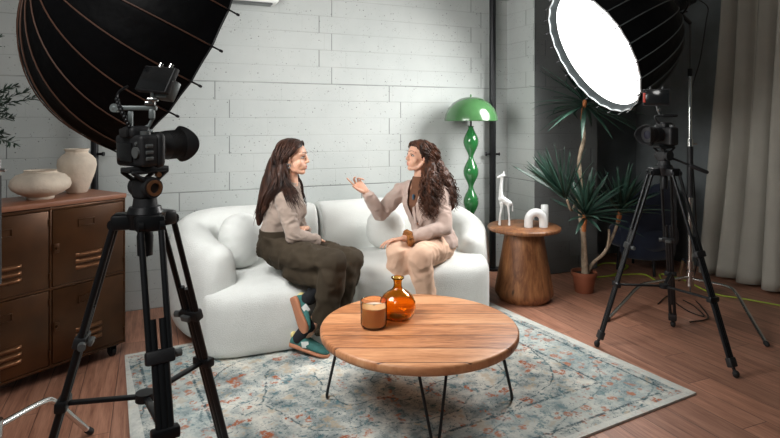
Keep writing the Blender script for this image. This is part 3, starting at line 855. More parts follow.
def crown(c, ax, n, L, droop, spread=1.15, back=0.0):
    cR_ = CW(1.787*0.85, 4.985*0.85, HC + 0.605*0.85); nR_ = CW(-0.861, -0.131, -0.491).normalized()
    bm = B(); ax = ax.normalized(); R = frame_z(ax)
    for i in range(n):
        u = (i+0.5)/n; th = 2.39996*i + random.uniform(-.2, .2)
        ph = 0.10 + spread*u**0.8
        d = R @ Vector((sin(ph)*cos(th), sin(ph)*sin(th), cos(ph)))
        LL = L*random.uniform(0.78, 1.08); w = random.uniform(0.034, 0.046)
        p0 = c + ax*(0.05*(1-u)) + d*0.008
        s = d.cross(ax); s = s.normalized() if s.length > 1e-3 else d.orthogonal().normalized()
        seg = 8; pr = None
        dr = droop*random.uniform(0.4, 1.3)
        bad = False
        for k in range(1, 5):
            q = (p0 + d*LL*k/4) - cR_; tt = q.dot(nR_)
            if (q - nR_*tt).length < 0.58 and -0.8 < tt < 0.30: bad = True
            e_ = p0 + d*LL*k/4
            if e_.z < 0.86 and (Vector((e_.x, e_.y, 0)) - SC_).length < 0.33: bad = True
        if bad: continue
        for k in range(seg+1):
            q = k/seg
            pos = p0 + d*LL*q - Vector((0, 0, dr*LL*q*q*(0.3+0.7*sqrt(max(0, 1-d.z*d.z)))))
            if pos.y > 4.10: pos.y = 4.10 + 0.02*(pos.y-4.10)
            ww = w*(0.55 + 0.9*q if q < 0.4 else (0.91*(1-((q-0.4)/0.6)**1.6)) + 0.02)
            nn = s.cross(d).normalized()
            cur = [bm.verts.new(pos - s*ww/2 + nn*ww*0.18), bm.verts.new(pos - nn*ww*0.05), bm.verts.new(pos + s*ww/2 + nn*ww*0.18)]
            if pr:
                bm.faces.new((pr[0], pr[1], cur[1], cur[0])); bm.faces.new((pr[1], pr[2], cur[2], cur[1]))
            pr = cur
    solid(bm, 0.0012)
    mk('leaf_crown', bm, 'leaf', t, angle=None)
up = Vector((0, 0, 1))
crown(PP(585, 106, 4.84), up + CW(0.0, -0.1)*1.0, 64, 0.52, 0.20, 1.9)
crown(PP(567, 200, 4.45), up*0.9 + CW(-0.75, -0.05), 40, 0.46, 0.05, 1.05)
crown(PP(585, 218, 4.45), up + CW(0.02, -0.25), 42, 0.42, 0.18, 1.40)
crown(PP(620, 214, 4.62), up + CW(0.22, 0.0), 40, 0.42, 0.14, 1.20)

# ================================================================== NAVY ARMCHAIR
nc = Vector((4.27, 3.92, 0))
t = empty('armchair', nc, 'dark navy upholstered armchair in the dim corner behind the right tripod', 'armchair', rz=radians(-160))
b = B(); ell(b, (0, 0, 0.33), (0.27, 0.27, 0.12), None, 28, 14, 4); blob('seat', b, 'navy', None, 0.02, 3).parent = t
b = B()
P = [Vector((0.24*cos(a), 0.24*sin(a), 0.0)) for a in [radians(-25 + 230*k/16) for k in range(17)]]
L = []
for i, p in enumerate(P):
    d = (P[min(i+1, 16)]-P[max(i-1, 0)]).normalized(); x = Vector((-d.y, d.x, 0)); s = i/16
    h = 0.60 + 0.27*sin(pi*s)**0.7
    L.append((p + Vector((0, 0, 0.14+(h-0.14)/2)), x*0.045, Vector((0, 0, (h-0.14)/2))))
loft(b, L, 24, 3); blob('backrest', b, 'navy', None, 0.018, 3).parent = t
for x in (-0.17, 0.17):
    for y in (-0.17, 0.17):
        b = B(); cyl(b, (x, y, 0), (x*0.9, y*0.9, 0.25), 0.012, 0.018); mk('leg', b, 'black', t, world=False)

# ================================================================== SOFTBOXES, LIGHTS AND STANDS
def softbox(name, c, n, R_, dep, mat_d, rib_mat, label, group, nr=24, rods=True):
    n = n.normalized(); apex = c - n*dep
    t = empty(name, apex, label, 'softbox', group)
    Rm = frame_z(n)
    def ringpt(s, a, ins=0.0):            # s 0 apex .. 1 rim ; panels sag between the ribs
        k = (a/(2*pi)*nr) % 1.0
        sag = 1 - 0.016*sin(pi*k)*(s**0.5)
        r = (R_*sin(s*pi/2*0.98)**0.92*sag if s > 0 else 0.0)
        r = max(r, 0.075) - ins
        zz = -dep*(1 - s**1.9)
        return c + Rm @ Vector((r*cos(a), r*sin(a), zz))
    NA = nr*6
    b = B()
    So = [[ringpt(s, 2*pi*i/NA) for i in range(NA)] for s in [k/22 for k in range(23)]]
    lipo = [[c + n*0.0 + (p-c)*1.0 for p in So[-1]]]
    rings(b, So, cap=False); mk('outer_shell', b, 'softbox', t, angle=None)
    b = B()
    Si = [[ringpt(s, 2*pi*i/NA, 0.006) + n*0.004 for i in range(NA)] for s in [k/22 for k in range(23)]]
    rings(b, Si, cap=False); mk('lining', b, 'softbox_in', t, angle=None)
    b = B()                                # the diffuser sits a little behind the rim
    zd = -0.055
    Sd = []
    for s in (0.001, 0.25, 0.5, 0.75, 0.935):
        Sd.append([c + Rm @ Vector((R_*s*cos(2*pi*i/NA), R_*s*sin(2*pi*i/NA), zd - 0.0*s)) for i in range(NA)])
    rings(b, Sd, cap=True)
    mk('diffuser', b, mat_d, t)
    b = B()
    rings(b, [[ringpt(1.0, 2*pi*i/NA, 0.004) for i in range(NA)], [c + Rm @ Vector((R_*0.955*cos(2*pi*i/NA), R_*0.955*sin(2*pi*i/NA), -0.035)) for i in range(NA)], [c + Rm @ Vector((R_*0.93*cos(2*pi*i/NA), R_*0.93*sin(2*pi*i/NA), zd+0.002)) for i in range(NA)]], cap=False)
    mk('front_lip', b, 'lip', t)
    la = area_light('softbox_light', c + n*(zd+0.006), c + n*2, R_*0.89*2, POW_R if mat_d == 'diff_r' else POW_L, (1.0, 0.98, 0.955) if mat_d == 'diff_r' else (1.0, 0.985, 0.96))
    la.data.spread = radians(SPR_R if mat_d == 'diff_r' else SPR_L)
    b = B(); tube(b, [ringpt(1.0, 2*pi*i/NA) for i in range(NA)] + [ringpt(1.0, 0)], 0.0035, 6); mk('rim_piping', b, 'piping' if rib_mat == 'rib_grey' else 'matte_black', t)
    for k in range(nr):
        a = 2*pi*(k)/nr
        b = B()
        P = [ringpt(s, a) + (ringpt(s, a) - (c - n*dep*0.3)).normalized()*0.004 for s in [0.10+0.90*q/16 for q in range(17)]]
        tube(b, P, 0.0042 if rib_mat == 'rib_grey' else 0.0030, 6)
        rb = mk('rib', b, rib_mat, t)
        if rods:
            d = (P[-1]-P[-3]).normalized(); b = B(); cyl(b, P[-1]-d*0.06, P[-1]+d*0.035, 0.0035, n=8); cap(b, P[-1]+d*0.03, P[-1]+d*0.037, 0.0052, n=8, h=3)
            mk('rod_tip', b, 'black', rb)
    b = B(); cyl(b, apex - n*0.03, apex + n*0.03, 0.085, 0.09, 32); mk('speed_ring', b, 'black', t)
    return t, apex, n
def lamp_head(apex, n, label, stand_top):
    t = empty('studio_light', apex - n*0.03, label, 'studio light', 'studio lamp heads')
    R = frame_z(n)
    b = B(); cyl(b, apex - n*0.031, apex - n*0.07, 0.078, 0.072, 28); cyl(b, apex - n*0.07, apex - n*0.24, 0.066, 0.066, 28); cyl(b, apex - n*0.24, apex - n*0.265, 0.072, 0.06, 28); mk('housing', b, 'matte_black', t)
    b = B()
    for k in range(7): cyl(b, apex - n*(0.085+0.022*k), apex - n*(0.092+0.022*k), 0.071, n=28)
    mk('cooling_fins', b, 'black', t)['kind'] = 'stuff'
    m_ = apex - n*0.15
    side = R @ Vector((1, 0, 0))
    b = B(); pts = [m_ + side*0.08, m_ + side*0.083 + Vector((0, 0, -0.06)), m_ + Vector((0, 0, -0.11)), m_ - side*0.083 + Vector((0, 0, -0.06)), m_ - side*0.08]
    tube(b, smooth_path(pts, 5), 0.008, 8); mk('yoke', b, 'black', t)
    b = B(); cyl(b, m_ + side*0.066, m_ + side*0.10, 0.02, n=16); mk('knob', b, 'black', t)
    b = B(); cyl(b, m_ - side*0.066, m_ - side*0.10, 0.02, n=16); mk('knob', b, 'black', t)
    b = B(); cyl(b, stand_top, m_ + Vector((0, 0, -0.10)), 0.016, n=14); q = (stand_top + m_)/2
    cyl(b, q - side*0.045, q + side*0.02, 0.007, n=10); mk('mount', b, 'black', t)
    return t
def c_stand(base, top_z, legs, label, lower=0.9):
    t = empty('light_stand', (base.x, base.y, 0), label, 'light stand', 'chrome light stands')
    up = Vector((0, 0, 1))
    b = B(); cyl(b, base + up*0.10, base + up*lower, 0.0175, n=20); mk('column', b, 'chrome', t)
    b = B(); cyl(b, base + up*lower, base + up*(lower+0.40), 0.023, n=20); mk('grip_sleeve', b, 'matte_black', t)
    z = lower+0.40
    b = B(); cyl(b, base + up*z, base + up*(z+0.06), 0.022, n=20); cyl(b, base + up*(z+0.02), base + up*(z+0.02) + CW(0.05, -0.01), 0.006, n=8); mk('collar', b, 'chrome', t)
    b = B(); cyl(b, base + up*(z+0.06), base + up*(top_z-0.40), 0.014, n=16); mk('riser', b, 'chrome', t)
    b = B(); cyl(b, base + up*(top_z-0.42), base + up*(top_z-0.36), 0.018, n=16); mk('collar', b, 'black', t)
    b = B(); cyl(b, base + up*(top_z-0.40), base + up*top_z, 0.010, n=14); mk('riser', b, 'grey_plastic', t)
    b = B(); cyl(b, base + up*0.10, base + up*0.22, 0.030, n=20); cyl(b, base + up*0.24, base + up*0.30, 0.028, n=20); mk('hub', b, 'chrome', t)
    for (bend, tip, z0) in legs:
        b = B(); s = base + up*z0
        dr = (Vector((bend.x, bend.y, 0)) - Vector((base.x, base.y, 0))).normalized()
        P = smooth_path([s + dr*0.02, s.lerp(bend, 0.85), bend + (tip-bend)*0.12, bend.lerp(tip, 0.5), tip], 6)
        tube(b, P, 0.0125, 12); lg = mk('leg', b, 'chrome', t)
        b = B(); cap(b, tip + Vector((0, 0, 0.004)), tip + (bend-tip).normalized()*0.02, 0.0155, 0.0155); mk('rubber_foot', b, 'rubber', lg)
    return t
# right light
sR = 0.85
cR = CW(1.787*sR, 4.985*sR, HC + 0.605*sR); nR = CW(-0.861, -0.131, -0.491)
tR, apR, nR = softbox('softbox', cR, nR, 0.51, 0.70, 'diff_r', 'rib_grey', 'lit round softbox showing its white front, above the potted plant', 'round parabolic softboxes')
bR = CW((690-CX)/FOC*4.42, 4.42)
mR = apR - nR*0.15
lR = lamp_head(apR, nR, 'black studio lamp head behind the lit softbox near the curtain', Vector((bR.x, bR.y, mR.z-0.16)))
c_stand(bR, mR.z-0.16, [(FL(641, 284, 0.17), FL(607, 320, 0.012), 0.17), (FL(733, 288, 0.17), FL(767, 345, 0.012), 0.16), (bR + CW(0.10, 0.30, 0.24), bR + CW(0.16, 0.48, 0.012), 0.26)],
        'chrome light stand with turtle legs holding the lit softbox near the curtain', 0.80)
# left light
cL = CW(-0.998, 2.50, 1.812); nL = CW(0.666, 0.642, -0.380)
tL, apL, nL = softbox('softbox', cL, nL, 0.575, 0.535, 'diff_l', 'rib', 'big black softbox seen from behind with brown rib seams, above the cabinet', 'round parabolic softboxes')
mL = apL - nL*0.15
bL = Vector((mL.x, mL.y, 0))
lamp_head(apL, nL, 'black studio lamp head of the left softbox, beyond the top left corner', Vector((bL.x, bL.y, mL.z-0.16)))
bcam = Vector((bL.x*CA - bL.y*SA, bL.x*SA + bL.y*CA))
c_stand(bL, mL.z-0.16, [(CW(-1.41, 2.33, 0.25), CW(-1.335, 2.50, 0.013), 0.27), (bL + CW(-0.36, -0.05, 0.22), bL + CW(-0.52, -0.08, 0.013), 0.20), (bL + CW(0.10, -0.36, 0.17), bL + CW(0.14, -0.52, 0.013), 0.14)],
        'chrome light stand whose bent leg enters at the lower left border', 0.80)
# lamp cables
b = B(); P = smooth_path([apR - nR*0.24, K(707, 6, 4.4), K(706, 22, 4.42), K(700, 60, 4.44), K(692, 90, 4.44), K(691, 130, 4.46), K(695, 200, 4.47), K(697, 260, 4.50), FL(690, 292, 0.01), FL(700, 305, 0.008), FL(708, 318, 0.008), FL(690, 322, 0.008)], 8)
tube(b, P, 0.0045, 8); o = mk_at('power_cable', b, 'cable_k', FL(690, 322, 0)); tag(o, 'black power cable hanging from the right lamp head down its stand', 'cable')
b = B(); P = smooth_path([FL(592, 268, 0.007), FL(606, 263, 0.007), FL(628, 266, 0.007), FL(612, 275, 0.007), FL(598, 277, 0.007), FL(640, 274, 0.007), FL(655, 280, 0.007), FL(666, 286, 0.007), FL(660, 274, 0.007), FL(684, 280, 0.007), FL(712, 293, 0.007), FL(745, 299, 0.007), FL(800, 309, 0.007)], 10)
tube(b, P, 0.0062, 8); o = mk_at('extension_cable', b, 'cable_y', FL(640, 274, 0)); tag(o, 'yellow-green extension cable snaking over the floor behind the right tripod', 'cable')
b = B(); P = smooth_path([FL(658, 304, 0.006), FL(668, 296, 0.006), FL(676, 303, 0.006), FL(690, 312, 0.006), FL(704, 316, 0.006), FL(694, 306, 0.006), FL(683, 300, 0.006)], 8)
tube(b, P, 0.004, 8); o = mk_at('floor_cable', b, 'cable_k', FL(676, 303, 0)); tag(o, 'thin black cable curling on the floor beneath the right light stand', 'cable')

# ================================================================== TRIPODS
def tripod(center, apex_z, feet, label, clampk, spread_k, head=True, handle=None, scale=1.0):
    t = empty('video_tripod', (center.x, center.y, 0), label, 'tripod', 'black video tripods')
    C = Vector((center.x, center.y, apex_z)); up = Vector((0, 0, 1))
    b = B(); cyl(b, C - up*0.035, C + up*0.012, 0.050, 0.060, 28); cyl(b, C + up*0.012, C + up*0.03, 0.052, 0.045, 28)
    lathe(b, [(0.0, -0.12), (0.022, -0.118), (0.024, -0.06), (0.018, -0.035), (0.0, -0.034)], C, 20)
    sh = []
    for f in feet:
        d = Vector((f.x-center.x, f.y-center.y, 0)).normalized(); q = Vector((-d.y, d.x, 0)); sh.append((d, q))
        R = Matrix((q, d, up)).transposed()
        box(b, C + d*0.062 - up*0.012, (0.078, 0.055, 0.045), R, 0.008)
    mk('shoulder', b, 'black', t)
    sp_pts = []
    for f, (d, q) in zip(feet, sh):
        s = C + d*0.082 - up*0.018; F = Vector((f.x, f.y, f.z))
        ax = (F-s).normalized(); Lg = (F-s).length
        k1 = s + ax*Lg*clampk; k2 = s + ax*Lg*0.93
        b = B()
        for sd in (-1, 1):
            cyl(b, s + q*0.028*sd, k1 + q*0.026*sd, 0.0092, n=12)           # upper stage, two tubes
            cyl(b, s + q*0.036*sd, s + q*0.022*sd, 0.017, n=14)
        for sd in (-1, 1): cyl(b, k1 + q*0.014*sd - ax*0.10, k2 + q*0.013*sd, 0.0105, n=12)
        cyl(b, k1 - ax*0.02, k2 - ax*0.10, 0.0125, n=12)
        lg = mk('leg', b, 'black', t)
        R = frame_z(ax, q.cross(ax)); 
        Rb = Matrix((q, ax.cross(q), ax)).transposed()
        b = B(); box(b, k1, (0.076, 0.032, 0.036), Rb, 0.006); mk('clamp', b, 'matte_black', lg)
        b = B(); box(b, k2, (0.050, 0.034, 0.05), Rb, 0.006); mk('clamp', b, 'matte_black', lg)
        b = B(); w = Rb @ Vector((0.050, -0.012, 0.0)); cyl(b, k1 + Rb @ Vector((0.04, -0.01, 0)), k1 + Rb @ Vector((0.058, -0.014, 0)), 0.011, n=14); mk('lock_knob', b, 'grey_plastic', lg)
        b = B(); box(b, k1 + Rb @ Vector((0.0, -0.026, 0)), (0.036, 0.014, 0.02), Rb, 0.004); mk('lever', b, 'grey_plastic', lg)
        b = B(); cyl(b, k2, F + up*0.018, 0.009, n=10); cap(b, F + up*0.0165, F + up*0.024, 0.0165, 0.018, 12); mk('rubber_foot', b, 'rubber', lg)
        sp_pts.append(s + ax*Lg*spread_k)
    z = sum(p.z for p in sp_pts)/3
    hub = Vector((center.x, center.y, z - 0.01))
    b = B(); cyl(b, hub - up*0.012, hub + up*0.012, 0.028, n=20); mk('spreader_hub', b, 'black', t)
    for p, (d, q) in zip(sp_pts, sh):
        b = B(); R = frame_z(p-hub); dd = (p-hub)
        Rb = Matrix((q, dd.normalized().cross(q), dd.normalized())).transposed()
        box(b, hub + dd/2, (0.020, 0.010, dd.length), Rb, 0.002); box(b, p, (0.072, 0.03, 0.032), Rb, 0.005)
        mk('spreader_arm', b, 'black', t)
    return t, C
def fluid_head(C, yaw, label, hdir, hlen=0.22, copper=True):
    """yaw frame: f forward (lens), r right"""
    t = empty('fluid_head', C + Vector((0, 0, 0.03)), label, 'tripod head', 'fluid heads on the tripods')
    f = yaw; r = Vector((f.y, -f.x, 0)); up = Vector((0, 0, 1)); R = Matrix((r, f, up)).transposed()
    b = B(); cyl(b, C + up*0.030, C + up*0.055, 0.036, 0.033, 24); box(b, C + up*0.085, (0.058, 0.062, 0.065), R, 0.012, 3); cyl(b, C + up*0.088 - r*0.046, C + up*0.088 + r*0.046, 0.030, n=28)
    mk('head_body', b, 'matte_black', t)
    b = B()
    for s in (-1, 1):
        cap(b, C + up*0.095 + r*0.03*s, C + up*0.135 + f*0.055 + r*0.028*s, 0.007, 0.006, 10); cap(b, C + up*0.095 + r*0.03*s, C + up*0.135 - f*0.055 + r*0.028*s, 0.007, 0.006, 10)
        cap(b, C + up*0.135 + f*0.055 + r*0.028*s, C + up*0.135 - f*0.055 + r*0.028*s, 0.0055, 0.0055, 10)
    box(b, C + up*0.143, (0.052, 0.13, 0.014), R, 0.004); mk('quick_release', b, 'matte_black', t)
    if copper:
        b = B(); o_ = C + up*0.088 + r*0.0455; Q_ = frame_z(r); rings(b, [[o_ + Q_ @ Vector((q*cos(2*pi*i/32), q*sin(2*pi*i/32), z)) for i in range(32)] for q, z in ((0.015, 0.0), (0.024, 0.0), (0.024, 0.007), (0.015, 0.007))], closed=True); mk('drag_ring', b, 'copper', t)
        b = B(); cyl(b, C + up*0.126 + r*0.030 + f*0.02, C + up*0.126 + r*0.042 + f*0.02, 0.008, n=14); mk('brass_knob', b, 'copper', t)
    if hdir is not None:
        h0 = C + up*0.09 - r*0.05*0; b = B(); e = h0 + hdir.normalized()*hlen
        cyl(b, h0, e, 0.007, n=10); cap(b, e, e + hdir.normalized()*0.10, 0.013, 0.012, 12); mk('pan_handle', b, 'matte_black', t)
    return t, C + up*0.150
def camera_body(P, f, lens, label, k=1.0):
    """P: bottom centre of body, f: lens direction"""
    f = f.normalized(); r = Vector((f.y, -f.x, 0)).normalized(); up = r.cross(f); R = Matrix((r, f, up)).transposed()
    t = empty('video_camera', P, label, 'camera', 'cameras on the tripods')
    def T(x, y, z): return P + R @ Vector((x*k, y*k, z*k))
    b = B(); box(b, T(0, 0, 0.048), (0.138*k, 0.058*k, 0.092*k), R, 0.012*k, 4); cap(b, T(0.055, 0.032, 0.012), T(0.055, 0.036, 0.08), 0.017*k, 0.017*k)
    box(b, T(0, -0.002, 0.100), (0.062*k, 0.062*k, 0.036*k), R, 0.012*k, 3); mk('shell', b, 'matte_black', t)
    b = B(); box(b, T(-0.012, -0.031, 0.044), (0.078*k, 0.008*k, 0.056*k), R, 0.003*k); mk('screen', b, 'screen', t)
    b = B(); box(b, T(0, -0.036, 0.100), (0.038*k, 0.016*k, 0.026*k), R, 0.005*k); mk('eyecup', b, 'rubber', t)
    for p0, p1, rr_ in (((0.045, -0.028, 0.045), (0.045, -0.035, 0.045), 0.016), ((0.045, 0, 0.092), (0.045, 0, 0.104), 0.014), ((-0.05, 0, 0.092), (-0.05, 0, 0.106), 0.013), ((0.047, -0.028, 0.07), (0.047, -0.033, 0.07), 0.005)):
        b = B(); cyl(b, T(*p0), T(*p1), rr_*k, n=24); mk('dial', b, 'grey_plastic', t)
    for z in (0.026, 0.044, 0.062):
        b = B(); box(b, T(0.072, -0.006, z), (0.006*k, 0.022*k, 0.010*k), R, 0.002*k); mk('port_cover', b, 'grey_plastic', t)
    lz = 0.055
    L0 = T(0, 0.028, lz)
    b = B(); lathe(b, [(r_*k, h*k) for r_, h in lens['barrel']], L0, 40, axis=f); ln = mk('lens', b, 'matte_black', t)
    b = B()
    for (h0, h1, rr) in lens['grips']:
        nn = int((h1-h0)/0.005)
        for q in range(nn): cyl(b, L0 + f*(h0+q*0.005)*k, L0 + f*(h0+q*0.005+0.003)*k, (rr+0.0015)*k, n=36)
    mk('zoom_ring', b, 'rubber', ln)
    # petal hood
    b = B(); h0, h1, r0, r1 = lens['hood']; n = 48; A_, B2, C2, D2 = [], [], [], []
    for i in range(n):
        a = 2*pi*i/n; e = h1 - 0.012 + 0.014*cos(2*a)
        d = R @ Vector((cos(a), 0, sin(a)))
        A_.append(L0 + f*h0*k + d*r0*k); B2.append(L0 + f*e*k + d*r1*k); C2.append(L0 + f*e*k + d*(r1-0.003)*k); D2.append(L0 + f*h0*k + d*(r0-0.004)*k)
    rings(b, [A_, B2, C2, D2], closed=True); mk('lens_hood', b, 'matte_black', ln)
    b = B(); ell(b, L0 + f*(h0+0.004)*k, ((r0-0.008)*k, 0.008*k, (r0-0.008)*k), R, 28, 10); mk('front_glass', b, 'lens_glass', ln)
    return t, T, R
# ---- left tripod
C1 = CW(-0.742, 1.70)
f1 = [CW(-1.105, 1.60), CW(-0.56, 2.07, 0.012), CW(-0.482, 1.32, 0.0)]
# left tripod foot heights follow floor or rug
t1, A1 = tripod(C1, 1.112, f1, 'large black camera tripod in the left foreground, its feet below the picture', 0.31, 0.475)
fl = CW(0.57, 0.82, 0.045).normalized(); flh = CW(0.57, 0.82).normalized()
h1, top1 = fluid_head(A1, flh, 'black fluid head with copper ring under the left camera', None)
lensA = dict(barrel=[(0.0, 0.0), (0.037, 0.0), (0.038, 0.012), (0.041, 0.022), (0.041, 0.05), (0.043, 0.055), (0.043, 0.135), (0.0, 0.135)], grips=[(0.024, 0.048, 0.041), (0.068, 0.125, 0.043)], hood=(0.110, 0.143, 0.047, 0.056))
cb1, T1, R1 = camera_body(top1 + CW(-0.022, 0), fl, lensA, 'black camera with long hooded zoom lens in the left foreground', 1.04)
# cage, top handle and monitor
b = B(); pc = K(135, 112, 1.70)
up = Vector((0, 0, 1)); rr = CW(1, 0); dd = CW(0, 1)
Rh = Matrix((CW(0.97, 0.24), CW(-0.24, 0.97), up)).transposed()
box(b, K(135, 108, 1.70), (0.125, 0.024, 0.014), Rh, 0.004); box(b, K(152, 114, 1.71), (0.016, 0.024, 0.03), Rh, 0.004)
cyl(b, K(116, 108, 1.69)-dd*0.014, K(116, 108, 1.69)+dd*0.014, 0.013, n=16); t = mk('top_handle', b, 'grey_metal', cb1)
b = B(); box(b, K(130.5, 121, 1.70), (0.013, 0.02, 0.062), Rh, 0.003); tube(b, [K(153, 118, 1.71), K(149, 126, 1.71), K(139, 130, 1.70)], 0.006, 8); box(b, K(140, 131, 1.70), (0.07, 0.03, 0.010), Rh, 0.003); mk('support_post', b, 'grey_metal', t)
b = B(); P = smooth_path([K(128, 86, 1.70), K(119, 92, 1.70), K(117, 100, 1.69), K(122, 112, 1.66), K(128, 124, 1.66), K(133, 134, 1.67)], 7); tube(b, P, 0.004, 8)
for q in P[14:34:2]: cap(b, q, q+Vector((0, 0, 0.002)), 0.0065, 0.0065, 8, 3)
mk('coiled_cable', b, 'black', t)
def monitor(c, face, w, h, label, lean, k=1.0, roll=0.0):
    """face: horizontal direction the screen looks at; lean: how far it is tipped back"""
    f = face.normalized(); f = (f*cos(lean) + Vector((0, 0, sin(lean)))).normalized()
    r = Vector((0, 0, 1)).cross(f).normalized(); u = f.cross(r)
    r, u = r*cos(roll)+u*sin(roll), u*cos(roll)-r*sin(roll)
    R = Matrix((r, f, u)).transposed()
    t = empty('field_monitor', c, label, 'monitor', 'small monitors above the cameras')
    b = B(); box(b, c, (w, 0.020, h), R, 0.004, 3); mk('case', b, 'matte_black', t)
    b = B(); box(b, c + f*0.0105, (w*0.93, 0.002, h*0.9), R, 0.0005); mk('screen', b, 'screen', t)
    return t, R, r, f, u
mc = K(157, 80, 1.70)
tm, Rm_, mr, mf, mu = monitor(mc, CW(-0.42, -0.9), 0.134, 0.084, 'small black monitor tilted back above the left camera', radians(24), roll=radians(-6))
b = B(); box(b, mc - mf*0.030 - mu*0.018 + mr*0.026, (0.055, 0.034, 0.062), Rm_, 0.004); mk('battery', b, 'grey_metal', tm)
b = B(); box(b, mc + mr*0.062*1.0, (0.004, 0.018, 0.05), Rm_, 0.001); cap(b, mc + mr*0.062, mc + mr*0.066, 0.003, 0.003, 8, 3); mk('side_ports', b, 'grey_plastic', tm)
for s in (-0.012, 0.032): b = B(); cyl(b, mc + mu*0.040 + mr*s, mc + mu*0.056 + mr*s, 0.0065, n=14); mk('screw_knob', b, 'chrome', tm)
b = B(); q = mc - mu*0.040 - mf*0.004; cyl(b, q, q - Vector((0, 0, 0.020)), 0.007, n=12); box(b, q - Vector((0, 0, 0.022)), (0.032, 0.024, 0.010), Rh, 0.003); box(b, K(150, 103.5, 1.705), (0.030, 0.022, 0.012), Rh, 0.003)
tube(b, [q - Vector((0, 0, 0.022)), K(150, 103, 1.705)], 0.008, 10); mk('mount_arm', b, 'chrome', tm)

# ---- right tripod
f2 = [FL(597, 347), FL(736, 378), FL(673, 327)]
C2_ = (f2[0]+f2[1]+f2[2])/3; C2_ = CW((664-CX)/FOC*3.47, 3.47)
t2, A2 = tripod(C2_, 1.100, f2, 'black video tripod on the bare floor between rug and curtain', 0.42, 0.64)
fr_ = CW(-0.93, -0.36).normalized()
h2, top2 = fluid_head(A2, fr_, 'black fluid head with long pan handle under the right camera', CW(0.86, -0.1, -0.36), 0.17, copper=False)
lensB = dict(barrel=[(0.0, 0.0), (0.034, 0.0), (0.036, 0.010), (0.038, 0.03), (0.039, 0.085), (0.0, 0.085)], grips=[(0.02, 0.04, 0.038), (0.05, 0.08, 0.039)], hood=(0.075, 0.115, 0.042, 0.052))
cb2, T2, R2 = camera_body(top2, fr_, lensB, 'black hooded camera on the right tripod aimed at the sofa', 1.2)
b = B(); tube(b, smooth_path([K(663, 127, 3.47), K(657, 121, 3.47), K(655, 117, 3.47), K(660, 115.5, 3.47), K(664, 115.5, 3.47)], 5), 0.007, 10); cap(b, K(663, 115.5, 3.47), K(676, 115.5, 3.47), 0.011, 0.010); mk('top_handle', b, 'matte_black', cb2)
mc = K(656.5, 97.5, 3.47)
tm, Rm_, mr, mf, mu = monitor(mc, CW(-0.55, -0.85), 0.155, 0.105, 'small black monitor with red strip above the right camera', radians(0))
b = B(); box(b, mc + mr*0.05*0 - mf*0.03, (0.10, 0.04, 0.08), Rm_, 0.005); mk('battery', b, 'matte_black', tm)
b = B(); box(b, mc - mr*0.068 + mf*0.0125, (0.014, 0.004, 0.06), Rm_, 0.001); mk('red_strip', b, 'red', tm)
for s in (-0.035, 0.035): b = B(); cyl(b, mc + mu*0.050 + mr*s, mc + mu*0.066 + mr*s, 0.006, n=12); mk('screw_knob', b, 'grey_plastic', tm)
b = B(); q = mc - mu*0.050; cyl(b, q, K(660, 116, 3.47), 0.007, n=12); cap(b, K(658.5, 110, 3.47), K(658.5, 110.1, 3.47), 0.012, 0.012, 12); mk('mount_arm', b, 'grey_plastic', tm)

# ================================================================== PEOPLE
def head_prims(b, H, R):
    """H: middle of the cranium; R columns: face direction, left, up"""
    def T(x, y, z): return H + R @ Vector((x, y, z))
    def e(c, r, rot=None): ell(b, T(*c), r, R if rot is None else R @ rot, 22, 14)
    e((-0.012, 0, 0.028), (0.092, 0.074, 0.088))
    e((0.012, 0, 0.025), (0.080, 0.068, 0.080))
    e((0.030, 0, -0.030), (0.056, 0.056, 0.074))
    e((0.058, 0, -0.052), (0.030, 0.034, 0.040))
    cap(b, T(0.062, 0.010, -0.090), T(0.062, -0.010, -0.090), 0.018, 0.018)
    for s in (-1, 1):
        chain(b, [T(-0.002, 0.054*s, -0.040), T(0.018, 0.045*s, -0.072), T(0.058, 0.014*s, -0.092)], [0.018, 0.017, 0.015])
        e((0.050, 0.034*s, -0.030), (0.025, 0.024, 0.030))
        e((0.060, 0.020*s, -0.050), (0.026, 0.022, 0.030))
        cap(b, T(0.083, 0.012*s, 0.027), T(0.068, 0.046*s, 0.026), 0.010, 0.010)
        e((-0.008, 0.074*s, -0.008), (0.017, 0.008, 0.028), Matrix.Rotation(radians(-12), 3, 'Y'))
        e((0.092, 0.010*s, -0.030), (0.010, 0.007, 0.007))
    chain(b, [T(0.078, 0, 0.026), T(0.090, 0, 0.004), T(0.104, 0, -0.026)], [0.012, 0.0095, 0.0085])
    e((0.076, 0, -0.054), (0.015, 0.024, 0.026))
    cap(b, T(0.084, 0.014, -0.056), T(0.084, -0.014, -0.056), 0.0065, 0.0065)
    cap(b, T(0.082, 0.012, -0.067), T(0.082, -0.012, -0.067), 0.0070, 0.0070)
    return T
